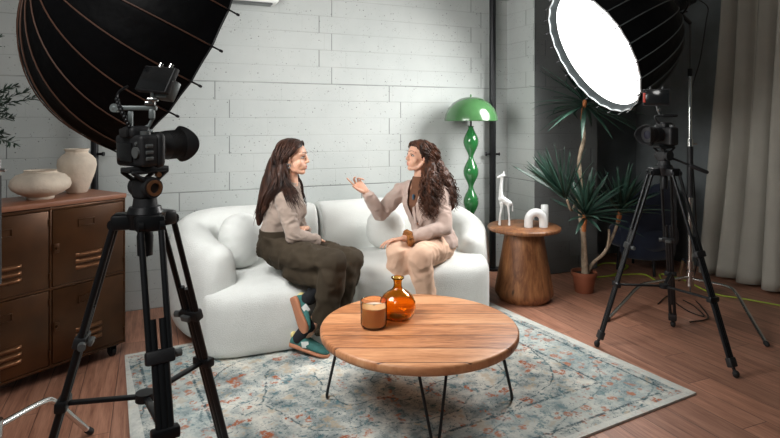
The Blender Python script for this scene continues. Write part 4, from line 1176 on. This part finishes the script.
def face_parts(T, R, root):
    for s in (-1, 1):
        b = B(); ell(b, T(0.0715, 0.031*s, 0.002), (0.0125, 0.0155, 0.0068), R, 18, 12); ey = mk('eye', b, 'eye_white', root)
        b = B(); ell(b, T(0.0825, 0.031*s, 0.002), (0.004, 0.0062, 0.0062), R, 14, 10); mk('iris', b, 'iris', ey)
        b = B(); tube(b, smooth_path([T(0.086, 0.014*s, 0.0085), T(0.0885, 0.024*s, 0.0125), T(0.084, 0.036*s, 0.012), T(0.074, 0.047*s, 0.005)], 4), 0.0022, 6); mk('eyelash', b, 'brow', ey)
        b = B(); tube(b, smooth_path([T(0.0935, 0.011*s, 0.028), T(0.091, 0.024*s, 0.035), T(0.083, 0.038*s, 0.035), T(0.071, 0.051*s, 0.028)], 4), lambda u: 0.0022*(1-0.5*u), 6); mk('eyebrow', b, 'brow', root)
    b = B()
    tube(b, smooth_path([T(0.080, 0.021, -0.059), T(0.0895, 0.008, -0.0555), T(0.0905, 0, -0.0570), T(0.0895, -0.008, -0.0555), T(0.080, -0.021, -0.059)], 4), lambda u: 0.0012+0.0034*sin(pi*u), 8)
    tube(b, smooth_path([T(0.079, 0.019, -0.062), T(0.0870, 0.008, -0.067), T(0.0880, 0, -0.0680), T(0.0870, -0.008, -0.067), T(0.079, -0.019, -0.062)], 4), lambda u: 0.0012+0.0040*sin(pi*u), 8)
    mk('lips', b, 'lips', root)
def hand(b, wrist, d, pn, side, curls, spread=0.16, thumb=(0.5, 0.35), sc=0.93):
    """d: wrist->knuckles, pn: direction the palm faces, side: unit vector towards the thumb"""
    d = d.normalized(); pn = (pn - d*pn.dot(d)).normalized(); side = d.cross(pn) * (1 if d.cross(pn).dot(side) > 0 else -1)
    names = [(0.030, 0.088, (0.040, 0.025, 0.021), 0.0080), (0.010, 0.092, (0.045, 0.028, 0.022), 0.0082), (-0.011, 0.087, (0.041, 0.026, 0.021), 0.0078), (-0.029, 0.078, (0.032, 0.020, 0.018), 0.0070)]
    for (o, L, segs, r), cu, k in zip(names, curls, (1, 0.33, -0.33, -1)):
        kn = wrist + d*L*sc + side*o*sc
        cap(b, wrist + side*o*0.55*sc + d*0.005, kn, 0.0135*sc, 0.0108*sc)
        dirn = (d + side*spread*k*0.5).normalized(); ang = 0.0; p = kn
        for i, s in enumerate(segs):
            ang += cu[i] if isinstance(cu, (tuple, list)) else cu
            v = dirn*cos(ang) + pn*sin(ang)
            q = p + v*s*sc; cap(b, p, q, r*(1-0.08*i)*sc, r*(0.93-0.08*i)*sc, 12); p = q
    ell(b, wrist + d*0.045*sc + pn*0.006, (0.034*sc, 0.013*sc, 0.045*sc), Matrix((side, pn, d)).transposed(), 18, 12)
    t0 = wrist + d*0.022*sc + side*0.026*sc + pn*0.006
    v = (d*cos(thumb[0]*1.3) + side*sin(thumb[0]*1.3) + pn*thumb[1]).normalized()
    t1 = t0 + v*0.040*sc; v2 = (v + d*0.35 + pn*0.15).normalized(); t2 = t1 + v2*0.030*sc; t3 = t2 + (v2 + d*0.3).normalized()*0.022*sc
    cap(b, t0, t1, 0.0135*sc, 0.0105*sc); cap(b, t1, t2, 0.0100*sc, 0.0090*sc); cap(b, t2, t3, 0.0088*sc, 0.0075*sc)
def folds(amp, f, seed, stretch=(1, 1, 1)):
    o = Vector((seed*3.1, seed*1.7, seed*5.3)); s = Vector(stretch)
    def fn(co, n):
        q = Vector((co.x*s.x, co.y*s.y, co.z*s.z))*f + o
        v = noise.noise(q + Vector((0, 0, 1))*noise.noise(q*0.6)*1.2)
        return amp*((1-abs(v)*2.6) - 0.35) + amp*0.3*noise.noise(q*2.5)
    return fn
def strands(guides, n, rad, curl, freq, seed, thick=0.0045, segs=5, body=None):
    """guides: list of (points, cluster radius function); returns bmesh of locks"""
    random.seed(seed); b = B()
    for g, cr, cnt in guides:
        P = smooth_path(g, segs); m = len(P)
        for _ in range(int(n*cnt)):
            a = random.uniform(0, 2*pi); q = sqrt(random.random()); ph = random.uniform(0, 2*pi); fr = freq*random.uniform(0.8, 1.2)
            off = Vector((cos(a), sin(a), random.uniform(-0.6, 0.6)))*q
            ln = random.uniform(0.86, 1.03); pts = []; dist = 0.0
            s0 = random.uniform(0, 0.03)
            for i in range(min(m, int(m*ln))):
                u = i/(m-1); p = P[i]
                if i: dist += (P[i]-P[i-1]).length
                r_ = cr(u) if callable(cr) else cr
                am = curl*min(1, u*2.2)
                w = Vector((cos(ph + dist*fr), sin(ph + dist*fr), 0.4*cos(ph*2 + dist*fr)))*am
                pts.append(p + off*r_ + w)
            if len(pts) > 3:
                th = thick*random.uniform(0.7, 1.25)
                tube(b, pts, lambda u: th*(0.55 + 0.45*sin(pi*min(1, u*1.6+0.15)/1.0) if u < 0.55 else 1.0*(1-((u-0.55)/0.45)**2)) + 0.0006, 6)
    return b
def axes(fwd, tilt=0.0, roll=0.0):
    f = fwd.normalized(); l = Vector((-f.y, f.x, 0)).normalized(); u = Vector((0, 0, 1))
    f2_ = f*cos(tilt) + u*sin(tilt); u2 = f2_.cross(l)
    if roll: l, u2 = l*cos(roll)+u2*sin(roll), u2*cos(roll)-l*sin(roll)
    return Matrix((f2_, l, u2)).transposed()
def shoe(root, heel, toe, up_, mats, nm='sneaker', L=None):
    """heel/toe: sole points"""
    d = (toe-heel); L = d.length; d.normalize(); up_ = (up_ - d*up_.dot(d)).normalized(); s = d.cross(up_)
    def T(x, y, z): return heel + d*x*L + s*y + up_*z
    b = B()
    secs = []
    for x, w, h in ((0.00, 0.020, 0.030), (0.03, 0.029, 0.055), (0.12, 0.033, 0.075), (0.26, 0.034, 0.080), (0.40, 0.036, 0.070), (0.55, 0.040, 0.056), (0.72, 0.044, 0.044), (0.86, 0.042, 0.036), (0.96, 0.030, 0.028), (1.0, 0.014, 0.018)):
        secs.append((T(x, 0, 0.014 + h/2), s*w, up_*(h/2)))
    loft(b, secs, 24, 2.5)
    o = blob(nm, b, mats, root, 0.005, 4)
    b = B(); secs = []
    for x, w in ((-0.01, 0.014), (0.01, 0.026), (0.06, 0.033), (0.2, 0.036), (0.4, 0.036), (0.6, 0.042), (0.76, 0.047), (0.88, 0.045), (0.97, 0.032), (1.02, 0.014)):
        secs.append((T(x, 0, 0.010 + (0.006 if x < 0.3 else 0.0)), s*w, up_*(0.011 + (0.004 if x < 0.3 else 0))))
    loft(b, secs, 24, 3.5); mk('sole', b, 'gum', o)
    for sd in (-1, 1):
        b = B()
        P = [T(0.36, sd*0.0345, 0.030), T(0.42, sd*0.0365, 0.044), T(0.50, sd*0.034, 0.060)]
        q = Matrix((d, s, up_)).transposed()
        box(b, T(0.43, sd*0.0355, 0.046), (0.046, 0.005, 0.038), q @ Matrix.Rotation(radians(-18), 3, 'Y') @ Matrix.Rotation(radians(-8*sd), 3, 'X'), 0.002); mk('side_stripe', b, 'white_leather', o)
    b = B(); ell(b, T(0.035, 0, 0.070), (0.016, 0.024, 0.022), Matrix((d, s, up_)).transposed(), 16, 10); mk('heel_tab', b, 'yellow_patch', o)
    b = B()
    for k in range(5): 
        x = 0.42+0.055*k; cap(b, T(x, -0.018, 0.074-0.0075*k), T(x, 0.018, 0.074-0.0075*k), 0.0035, 0.0035, 8, 3)
    mk('laces', b, 'white_leather', o)
    return T

# ---------------- woman on the left
rootp = K(272, 250, 3.6)
P1 = empty('person', (rootp.x, rootp.y, 0.42), 'seated person with long dark hair in taupe sweater, dark olive trousers and teal sneakers', 'person')
pel = K(279, 244, 3.60)
Rt = axes(CW(0.93, -0.36))                 # torso facing
tf, tl, tu = Rt.col[0].copy(), Rt.col[1].copy(), Rt.col[2].copy()      # forward, left (away from the camera), up
waist = K(280, 228, 3.61); chest = K(284, 208, 3.62); sho = K(287, 194, 3.62); neck0 = K(291, 184, 3.62)
HR = axes(CW(0.965, -0.10), radians(2)); HD = K(292.5, 158.0, 3.62)
shN = K(285, 201, 3.47); shF = sho + (sho - shN)*0.95; shF.z = shN.z + 0.0
elN = K(293, 236, 3.40); wrN = K(315, 240, 3.48)
elF = K(303, 236, 3.76); wrF = K(306, 229, 3.545)
hipN = K(281, 251, 3.49); hipF = K(286, 248, 3.67)
knN = K(334, 263, 3.24); anN = K(310, 298, 3.37)
knF = K(351, 260, 3.50); anF = K(309, 331, 3.35)
b = B()
T = head_prims(b, HD, HR)
chain(b, [HD + HR @ Vector((-0.03, 0, -0.05)), neck0, sho], [0.052, 0.048, 0.055])
loft(b, [(pel - tu*0.06, tf*0.07, tl*0.11), (pel, tf*0.085, tl*0.125), (waist, tf*0.08, tl*0.105), (chest, tf*0.09, tl*0.12), (sho, tf*0.06, tl*0.12), (neck0, tf*0.04, tl*0.045)])
for sh_, el_, wr_ in ((shN, elN, wrN), (shF, elF, wrF)):
    chain(b, [sho, sh_, el_, wr_], [0.05, 0.044, 0.034, 0.024])
hand(b, wrN + CW(0, 0.02, 0), CW(-0.15, 1.0, -0.05), CW(0, 0, -1), CW(0.5, 0, 0.3), [0.5, 0.55, 0.6, 0.6])
hand(b, wrF + CW(0, -0.01, 0.010), CW(-0.28, -1.0, 0.10), CW(0, -0.1, -1), CW(-0.9, 0, 0.3), [0.38, 0.42, 0.46, 0.5])
for h_, k_, a_ in ((hipN, knN, anN), (hipF, knF, anF)):
    chain(b, [pel, h_, k_, a_], [0.075, 0.065, 0.048, 0.034])
fN_h, fN_t = K(291, 298, 3.33), K(304, 333, 3.28)
fF_h, fF_t = K(290, 346, 3.37), K(328, 357.5, 3.30)
upN = CW(0.62, 0.72, 0.25).normalized()
chain(b, [anN, fN_h.lerp(fN_t, 0.2) + upN*0.055, fN_h.lerp(fN_t, 0.75) + upN*0.034], [0.034, 0.028, 0.018])
chain(b, [anF, fF_h.lerp(fF_t, 0.2) + Vector((0, 0, 0.05)), fF_h.lerp(fF_t, 0.75) + Vector((0, 0, 0.03))], [0.034, 0.03, 0.022])
blob('body', b, 'skin', P1, 0.0034, 6)
face_parts(T, HR, P1)
# sweater
b = B()
loft(b, [(pel + tu*0.045, tf*0.100, tl*0.138), (pel + tu*0.100, tf*0.104, tl*0.140), (waist + tu*0.0, tf*0.108, tl*0.145), (chest - tu*0.02 + tf*0.012, tf*0.120, tl*0.155), (chest + tu*0.05, tf*0.105, tl*0.155), (sho + tu*0.005, tf*0.070, tl*0.135), (neck0 + tu*0.012, tf*0.052, tl*0.058)])
ell(b, chest + tf*0.075 - tu*0.02 - tl*0.055, (0.055, 0.06, 0.06), Rt); ell(b, chest + tf*0.075 - tu*0.02 + tl*0.055, (0.055, 0.06, 0.06), Rt)
chain(b, [sho - tl*0.06, shN, shN.lerp(elN, 0.5), elN], [0.055, 0.060, 0.054, 0.046]); chain(b, [elN, elN.lerp(wrN, 0.5), wrN, wrN + CW(0, 0.03, 0)], [0.047, 0.044, 0.040, 0.034])
chain(b, [sho + tl*0.06, shF, elF], [0.055, 0.058, 0.045]); chain(b, [elF, wrF], [0.044, 0.032])
blob('sweater', b, 'sweater', P1, 0.007, 5, disp=folds(0.0065, 15, 2, (1, 1, 1.6)))
# trousers
b = B()
loft(b, [(pel - tu*0.085, tf*0.08, tl*0.12), (pel - tu*0.05 - tf*0.005, tf*0.118, tl*0.160), (pel - tf*0.008, tf*0.122, tl*0.165), (pel + tu*0.045, tf*0.112, tl*0.155), (pel + tu*0.085, tf*0.106, tl*0.146)])
chain(b, [hipN - tu*0.01, hipN.lerp(knN, 0.5) - Vector((0, 0, 0.012)), knN], [0.100, 0.092, 0.077]); chain(b, [hipF, hipF.lerp(knF, 0.5), knF], [0.10, 0.090, 0.078])
# wide lower legs
hemN = K(325, 322, 3.26); hemF = K(326, 338, 3.33)
def wide(k_, h_, r0, r1, axd, fl=1.35):
    d = (h_-k_).normalized(); x = (axd - d*axd.dot(d)).normalized(); y = d.cross(x)
    loft(b, [(k_, x*r0*0.8, y*r0*0.8), (k_.lerp(h_, 0.15), x*r0, y*r0), (k_.lerp(h_, 0.55), x*(r0*0.45+r1*0.55), y*(r0*0.5+r1*0.5)), (h_.lerp(k_, 0.04), x*r1*fl, y*r1), (h_, x*r1*fl*0.96, y*r1*0.9)])
wide(knN, hemN, 0.080, 0.074, CW(1, 0, 0), 1.0)
wide(knF, hemF, 0.080, 0.076, CW(1, 0, 0), 1.0)
cap(b, K(322, 278, 3.30), K(296, 268, 3.42), 0.066, 0.088)
blob('trousers', b, 'olive', P1, 0.0085, 5, disp=folds(0.0120, 12, 5, (1, 1, 0.8)))
b = B(); wc = pel + tu*0.085 + tf*0.002
rings(b, [[wc + tu*z + tf*(0.106+k)*cos(2*pi*i/48) + tl*(0.146+k)*sin(2*pi*i/48) for i in range(48)] for k, z in ((-0.006, -0.02), (0.006, -0.02), (0.0065, 0.018), (-0.006, 0.018))], closed=True); mk('waistband', b, 'olive', P1)
# socks, shoes
b = B(); chain(b, [anN.lerp(knN, 0.35), anN, fN_h.lerp(fN_t, 0.22) + upN*0.06], [0.046, 0.041, 0.036]); mk('sock', b, 'sock', P1)
b = B(); chain(b, [anF + Vector((0.0, 0, 0.03)), fF_h.lerp(fF_t, 0.24) + Vector((0, 0, 0.065))], [0.043, 0.038]); mk('sock', b, 'sock', P1)
shoe(P1, fN_h, fN_t, CW(0.62, 0.72, 0.25), 'teal_suede')
shoe(P1, fF_h, fF_t, Vector((0, 0, 1)) + CW(0.0, 0.1), 'teal_suede')
# earring
b = B(); c = HD + HR @ Vector((-0.002, -0.084, -0.045))
tube(b, [c + HR @ Vector((0.012*cos(a), 0, 0.012*sin(a))) for a in [2*pi*k/16 for k in range(17)]], 0.0028, 8); mk('hoop_earring', b, 'grey_plastic', P1)
# hair
def HT(x, y, z): return HD + HR @ Vector((x, y, z))
b = B()
def scalp(b, HT, R, g=0.0):
    ell(b, HT(-0.026, 0, 0.038), (0.092+g, 0.083+g, 0.092+g), R, 28, 16)
    ell(b, HT(-0.006, 0, 0.066), (0.080+g, 0.074+g, 0.064+g), R, 28, 16)
    ell(b, HT(-0.062, 0, -0.02), (0.055+g, 0.078+g, 0.07+g), R, 22, 14)
scalp(b, HT, HR)
bk = [HT(-0.085, 0, -0.03), K(272, 180, 3.62), K(266, 197, 3.60), K(261, 212, 3.59), K(259, 224, 3.58)]
chain(b, bk, [0.072, 0.066, 0.052, 0.036, 0.014])
chain(b, [HT(-0.045, -0.06, -0.04), K(278, 184, 3.52), K(270, 197, 3.50), K(263, 212, 3.50)], [0.045, 0.045, 0.034, 0.014])
def hd(co, n): return 0.004*noise.noise(Vector((co.x*38, co.y*38, co.z*7))) + 0.004*noise.noise(Vector((co.x*20, co.y*20, co.z*9)))
hr = blob('hair', b, 'hair_dark', P1, 0.006, 5, disp=hd)
G_ = []
def fan(HT, s):   # roots from the parting down over the side s
    out = []
    for (x0, xa, xb, xc) in ((0.060, 0.030, -0.020, -0.042), (0.036, 0.010, -0.036, -0.055), (0.008, -0.015, -0.050, -0.068), (-0.025, -0.045, -0.068, -0.080), (-0.050, -0.078, -0.092, -0.095)):
        out.append([HT(x0, 0.006*s, 0.124-abs(x0)*0.32), HT(x0*0.7+xa*0.3, 0.048*s, 0.108-abs(x0)*0.22), HT(xa, 0.078*s, 0.058), HT(xb, 0.087*s, 0.010), HT(xc, 0.084*s, -0.045)])
    return out
ends_n = [[K(288, 184, 3.52), K(294, 194, 3.46), K(300, 208, 3.44)], [K(284, 184, 3.50), K(288, 197, 3.41), K(295, 209, 3.40)], [K(279, 183, 3.48), K(272, 196, 3.46), K(266, 210, 3.49)],
          [K(275, 182, 3.52), K(267, 197, 3.51), K(261, 213, 3.53), K(261, 222, 3.54)], [K(272, 180, 3.60), K(264, 197, 3.58), K(259, 213, 3.58), K(258, 225, 3.58)]]
for f_, e_ in zip(fan(HT, -1), ends_n): G_.append((f_ + e_, lambda u: 0.010+0.022*u, 1.0))
ends_f = [[K(299, 186, 3.70), K(301, 198, 3.72), K(302, 207, 3.72)], [K(296, 186, 3.72), K(298, 200, 3.74), K(300, 208, 3.74)], [K(284, 183, 3.73), K(276, 196, 3.72), K(268, 210, 3.70)],
          [K(278, 182, 3.70), K(268, 197, 3.68), K(262, 213, 3.66)], [K(273, 180, 3.64), K(264, 197, 3.62), K(259, 213, 3.62)]]
for f_, e_ in zip(fan(HT, 1), ends_f): G_.append((f_ + e_, lambda u: 0.010+0.020*u, 0.7))
b = strands(G_, 44, 0, 0.0060, 42, 3, 0.0031)
mk('hair_locks', b, 'hair_dark', hr, angle=None)

# ---------------- woman on the right
rp = K(438, 245, 4.08)
P2 = empty('person', (rp.x, rp.y, 0.42), 'seated person with curly brown hair, pink-beige blazer and peach trousers, one hand raised', 'person')
pel = K(435, 240, 4.08)
Rt = axes(CW(-0.62, -0.785))
tf, tl, tu = Rt.col[0].copy(), Rt.col[1].copy(), Rt.col[2].copy()      # left = towards the camera's right
waist = K(431, 225, 4.10); chest = K(424, 204, 4.10); sho = K(422, 187, 4.12); neck0 = K(420, 178, 4.12)
HR = axes(CW(-0.90, -0.43), radians(9), radians(0)); HD = K(419.5, 157.0, 4.11)
shR = K(401, 191, 4.22); shL = K(440, 193, 4.02)
elR = K(380, 214, 4.06); wrR = K(367, 193, 3.93)
elL = K(445, 228, 3.90); wrL = K(409, 238, 3.80)
hipR = K(427, 245, 4.16); hipL = K(441, 247, 4.02)
knR = K(397, 253, 3.76); anR = K(402, 318, 3.84)
knL = K(419, 257, 3.70); anL = K(430, 316, 3.84)
b = B()
T = head_prims(b, HD, HR)
chain(b, [HD + HR @ Vector((-0.03, 0, -0.05)), neck0, sho], [0.051, 0.048, 0.055])
loft(b, [(pel - tu*0.06, tf*0.07, tl*0.11), (pel, tf*0.085, tl*0.125), (waist, tf*0.08, tl*0.105), (chest, tf*0.09, tl*0.12), (sho, tf*0.06, tl*0.12), (neck0, tf*0.04, tl*0.045)])
chain(b, [sho, shR, elR, wrR], [0.05, 0.044, 0.034, 0.023]); chain(b, [sho, shL, elL, wrL], [0.05, 0.044, 0.034, 0.024])
# raised right hand, index finger out, palm up and turned to the camera
hd_ = CW(-0.62, -0.10, 0.62)
hand(b, wrR + CW(-0.008, -0.01, 0.012), hd_, CW(0.35, -0.80, 0.45), CW(-0.7, 0, -0.7), [(0.10, 0.12, 0.12), (0.55, 0.65, 0.5), (0.85, 0.9, 0.6), (0.95, 0.95, 0.6)], 0.2, (0.35, 0.25), sc=0.95)
chain(b, [wrR, wrR + CW(-0.010, -0.01, 0.014)], [0.023, 0.022])
# resting left hand on the thigh
hw = wrL + CW(-0.035, -0.008, 0.0)
hand(b, hw, CW(-0.88, -0.12, -0.10), CW(0.0, -0.15, -1), CW(-0.2, 0.9, 0.1), [0.22, 0.27, 0.32, 0.35], 0.14, (0.4, 0.1), sc=0.95)
chain(b, [wrL, hw], [0.024, 0.023])
for h_, k_, a_ in ((hipR, knR, anR), (hipL, knL, anL)): chain(b, [pel, h_, k_, a_], [0.075, 0.065, 0.048, 0.034])
ftR = (Vector((anR.x, anR.y, 0)), Vector((anR.x, anR.y, 0)) + CW(-0.10, -0.15)); ftL = (Vector((anL.x, anL.y, 0)), Vector((anL.x, anL.y, 0)) + CW(-0.08, -0.16))
for a_, (q0, q1) in ((anR, ftR), (anL, ftL)): chain(b, [a_, q0 + Vector((0, 0, 0.075)), q1 + Vector((0, 0, 0.045))], [0.036, 0.032, 0.022])
blob('body', b, 'skin', P2, 0.0034, 6)
face_parts(T, HR, P2)
# turtleneck
b = B()
loft(b, [(pel + tu*0.05, tf*0.100, tl*0.135), (waist, tf*0.100, tl*0.122), (chest, tf*0.118, tl*0.135), (chest + tu*0.06, tf*0.098, tl*0.12), (sho - tu*0.005, tf*0.068, tl*0.09), (neck0 - tu*0.012, tf*0.058, tl*0.058), (neck0 + tu*0.014, tf*0.056, tl*0.056)])
blob('turtleneck', b, 'brown_knit', P2, 0.006, 3)
# blazer: shell, opened at the front
b = B()
loft(b, [(pel - tu*0.030, tf*0.145, tl*0.178), (pel + tu*0.01, tf*0.142, tl*0.174), (waist, tf*0.125, tl*0.150), (chest, tf*0.138, tl*0.168), (chest + tu*0.06, tf*0.112, tl*0.168), (sho + tu*0.006, tf*0.078, tl*0.140), (neck0 - tu*0.014, tf*0.056, tl*0.066)])
chain(b, [sho - tl*0.07, shR, shR.lerp(elR, 0.5), elR], [0.052, 0.064, 0.058, 0.050]); chain(b, [elR, elR.lerp(wrR, 0.5), wrR.lerp(elR, 0.06)], [0.050, 0.044, 0.037])
chain(b, [sho + tl*0.07, shL, shL.lerp(elL, 0.5), elL], [0.052, 0.066, 0.060, 0.052]); chain(b, [elL, elL.lerp(wrL, 0.5), wrL.lerp(elL, 0.12)], [0.052, 0.047, 0.038])
but = chest.lerp(waist, 0.80) + tf*0.13     # closing button
top_c = neck0 - tu*0.0
def cut(bm):
    kill = []
    for v in bm.verts:
        l = v.co - but; z = l.dot(tu); y = (v.co - (waist if z < 0 else chest)).dot(tl) if z < 0 else (v.co - chest.lerp(sho, min(1, max(0, z/0.2)))).dot(tl); x = (v.co - chest).dot(tf)
        if z > 0 and x > 0.02 and abs(y + 0.004) < 0.006 + 0.235*z and (v.co-sho).length < 0.4 and abs(y) < 0.062: kill.append(v)
    bmesh.ops.delete(bm, geom=kill, context='VERTS')
    for _ in range(10):
        mv = []
        for v in bm.verts:
            if v.is_boundary:
                nb = [e.other_vert(v).co for e in v.link_edges if e.is_boundary]
                if len(nb) == 2: mv.append((v, v.co*0.4 + (nb[0]+nb[1])*0.3))
        for v, c in mv: v.co = c
bz = blob('blazer', b, 'blazer', P2, 0.0065, 5, disp=folds(0.0070, 13, 9, (1, 1, 1.2)), proj=cut)
so = bz.modifiers.new('thickness', 'SOLIDIFY'); so.thickness = 0.004; so.offset = 0
# lapels and button
def onfront(yy, z):                       # point on the front of the chest, z above the button
    c = but + tu*z
    depth = 0.0 - 0.045*max(0, (z-0.10)/0.14)**1.5 - 0.9*yy*yy/0.13
    return c + tl*yy + tf*(0.017 + depth)
for s in (-1, 1):
    b = B(); m = 14; S = []
    for i in range(m+1):
        u = i/m; z = 0.0 + 0.225*u
        yi = s*(0.006 + 0.235*z); w = 0.010 + 0.052*sin(pi*min(1, u*0.62+0.02)) * (1.0 if u < 0.75 else 0.72)
        S.append([onfront(yi, z) + tf*0.006, onfront(yi + s*w*0.5, z) + tf*0.012, onfront(yi + s*w, z - 0.012) + tf*0.005, onfront(yi + s*w, z-0.012) + tf*0.001, onfront(yi + s*w*0.5, z) + tf*0.004, onfront(yi, z) + tf*0.0])
    rings(b, S); mk('lapel', b, 'blazer', bz)
b = B(); cyl(b, but + tf*0.012, but + tf*0.020, 0.009, n=16); mk('button', b, 'brown_knit', bz)
# trousers
b = B()
loft(b, [(pel - tu*0.085, tf*0.08, tl*0.13), (pel - tu*0.05, tf*0.115, tl*0.165), (pel, tf*0.115, tl*0.165), (pel + tu*0.05, tf*0.105, tl*0.15)])
chain(b, [hipR, hipR.lerp(knR, 0.5), knR], [0.098, 0.090, 0.078]); chain(b, [hipL, hipL.lerp(knL, 0.5), knL], [0.100, 0.093, 0.080])
chain(b, [knR, knR.lerp(anR, 0.35), anR + Vector((0, 0, 0.0))], [0.078, 0.074, 0.062]); chain(b, [knL, knL.lerp(anL, 0.35), anL], [0.080, 0.076, 0.062])
blob('trousers', b, 'peach', P2, 0.0085, 5, disp=folds(0.0080, 13, 7, (1, 1, 0.9)))
for q0, q1 in (ftR, ftL):
    shoe(P2, Vector((q0.x, q0.y, RUGZ+0.003)) - (q1-q0)*0.25, Vector((q1.x, q1.y, RUGZ+0.003)), Vector((0, 0, 1)), 'white_leather', 'shoe')
# scrunchie on the resting wrist
b = B(); ax = (wrL - elL).normalized(); c = wrL + ax*0.004; R = frame_z(ax)
tube(b, [c + R @ Vector((0.037*cos(a), 0.037*sin(a), 0.006*sin(5*a))) for a in [2*pi*k/30 for k in range(31)]], lambda u: 0.021+0.004*sin(u*50), 10)
sc_ = blob('wrist_scrunchie', b, 'fur', P2, 0.005, 2, disp=lambda co, n: 0.006*noise.noise(co*70)); sc_['label'] = 'fluffy rust-brown scrunchie on the wrist'
# ring on the raised hand, stud earring
b = B(); c = HD + HR @ Vector((0.000, 0.083, -0.038)); cap(b, c, c + Vector((0, 0, 0.004)), 0.005, 0.005); mk('stud_earring', b, 'copper', P2)
# hair
def HT(x, y, z): return HD + HR @ Vector((x, y, z))
b = B(); scalp(b, HT, HR, 0.002)
chain(b, [HT(-0.075, 0.02, -0.02), K(441, 178, 4.10), K(447, 193, 4.07), K(451, 206, 4.04)], [0.082, 0.074, 0.060, 0.030])
chain(b, [HT(-0.055, 0.055, -0.03), K(430, 182, 3.99), K(429, 198, 3.94), K(428, 211, 3.91)], [0.060, 0.055, 0.046, 0.026])
hr = blob('hair', b, 'hair_curly', P2, 0.006, 4, disp=lambda co, n: 0.009*noise.noise(co*34) + 0.003*noise.noise(co*70))
G_ = []
ends = [[K(425, 182, 3.97), K(424, 196, 3.93), K(425, 209, 3.90), K(428, 218, 3.88)], [K(430, 182, 3.96), K(431, 197, 3.92), K(432, 211, 3.89), K(431, 220, 3.87)], [K(437, 180, 3.98), K(440, 196, 3.94), K(442, 210, 3.92)],
        [K(443, 178, 4.04), K(448, 194, 4.00), K(452, 210, 3.98)], [K(447, 178, 4.10), K(453, 194, 4.06), K(456, 208, 4.05)]]
for f_, e_ in zip(fan(HT, 1), ends): G_.append((f_ + e_, lambda u: 0.012+0.034*u, 1.0))
ends = [[K(420, 180, 4.20), K(418, 190, 4.19)], [K(422, 182, 4.22), K(422, 192, 4.22)], [K(436, 180, 4.20), K(440, 194, 4.20), K(444, 208, 4.16)], [K(442, 180, 4.19), K(448, 194, 4.17), K(452, 208, 4.14)], [K(446, 178, 4.15), K(453, 194, 4.12), K(456, 210, 4.10)]]
for k, (f_, e_) in enumerate(zip(fan(HT, -1), ends)): G_.append((f_ + e_, lambda u: 0.012+0.026*u, 0.45 if k < 2 else 0.7))
b = strands(G_, 44, 0, 0.0120, 95, 8, 0.0034, 8)
mk('hair_locks', b, 'hair_curly', hr, angle=None)
# clip-on microphone
mp = chest.lerp(sho, 0.50) + tf*0.112 - tl*0.005
b = B(); cap(b, mp, mp + Vector((0, 0, 0.012)), 0.0095, 0.009, 12); box(b, mp - Vector((0, 0, 0.010)) , (0.012, 0.012, 0.018), Rt, 0.003)
o = mk_at('lapel_microphone', b, 'blue', mp); tag(o, 'tiny dark blue clip-on microphone on the brown turtleneck', 'microphone')
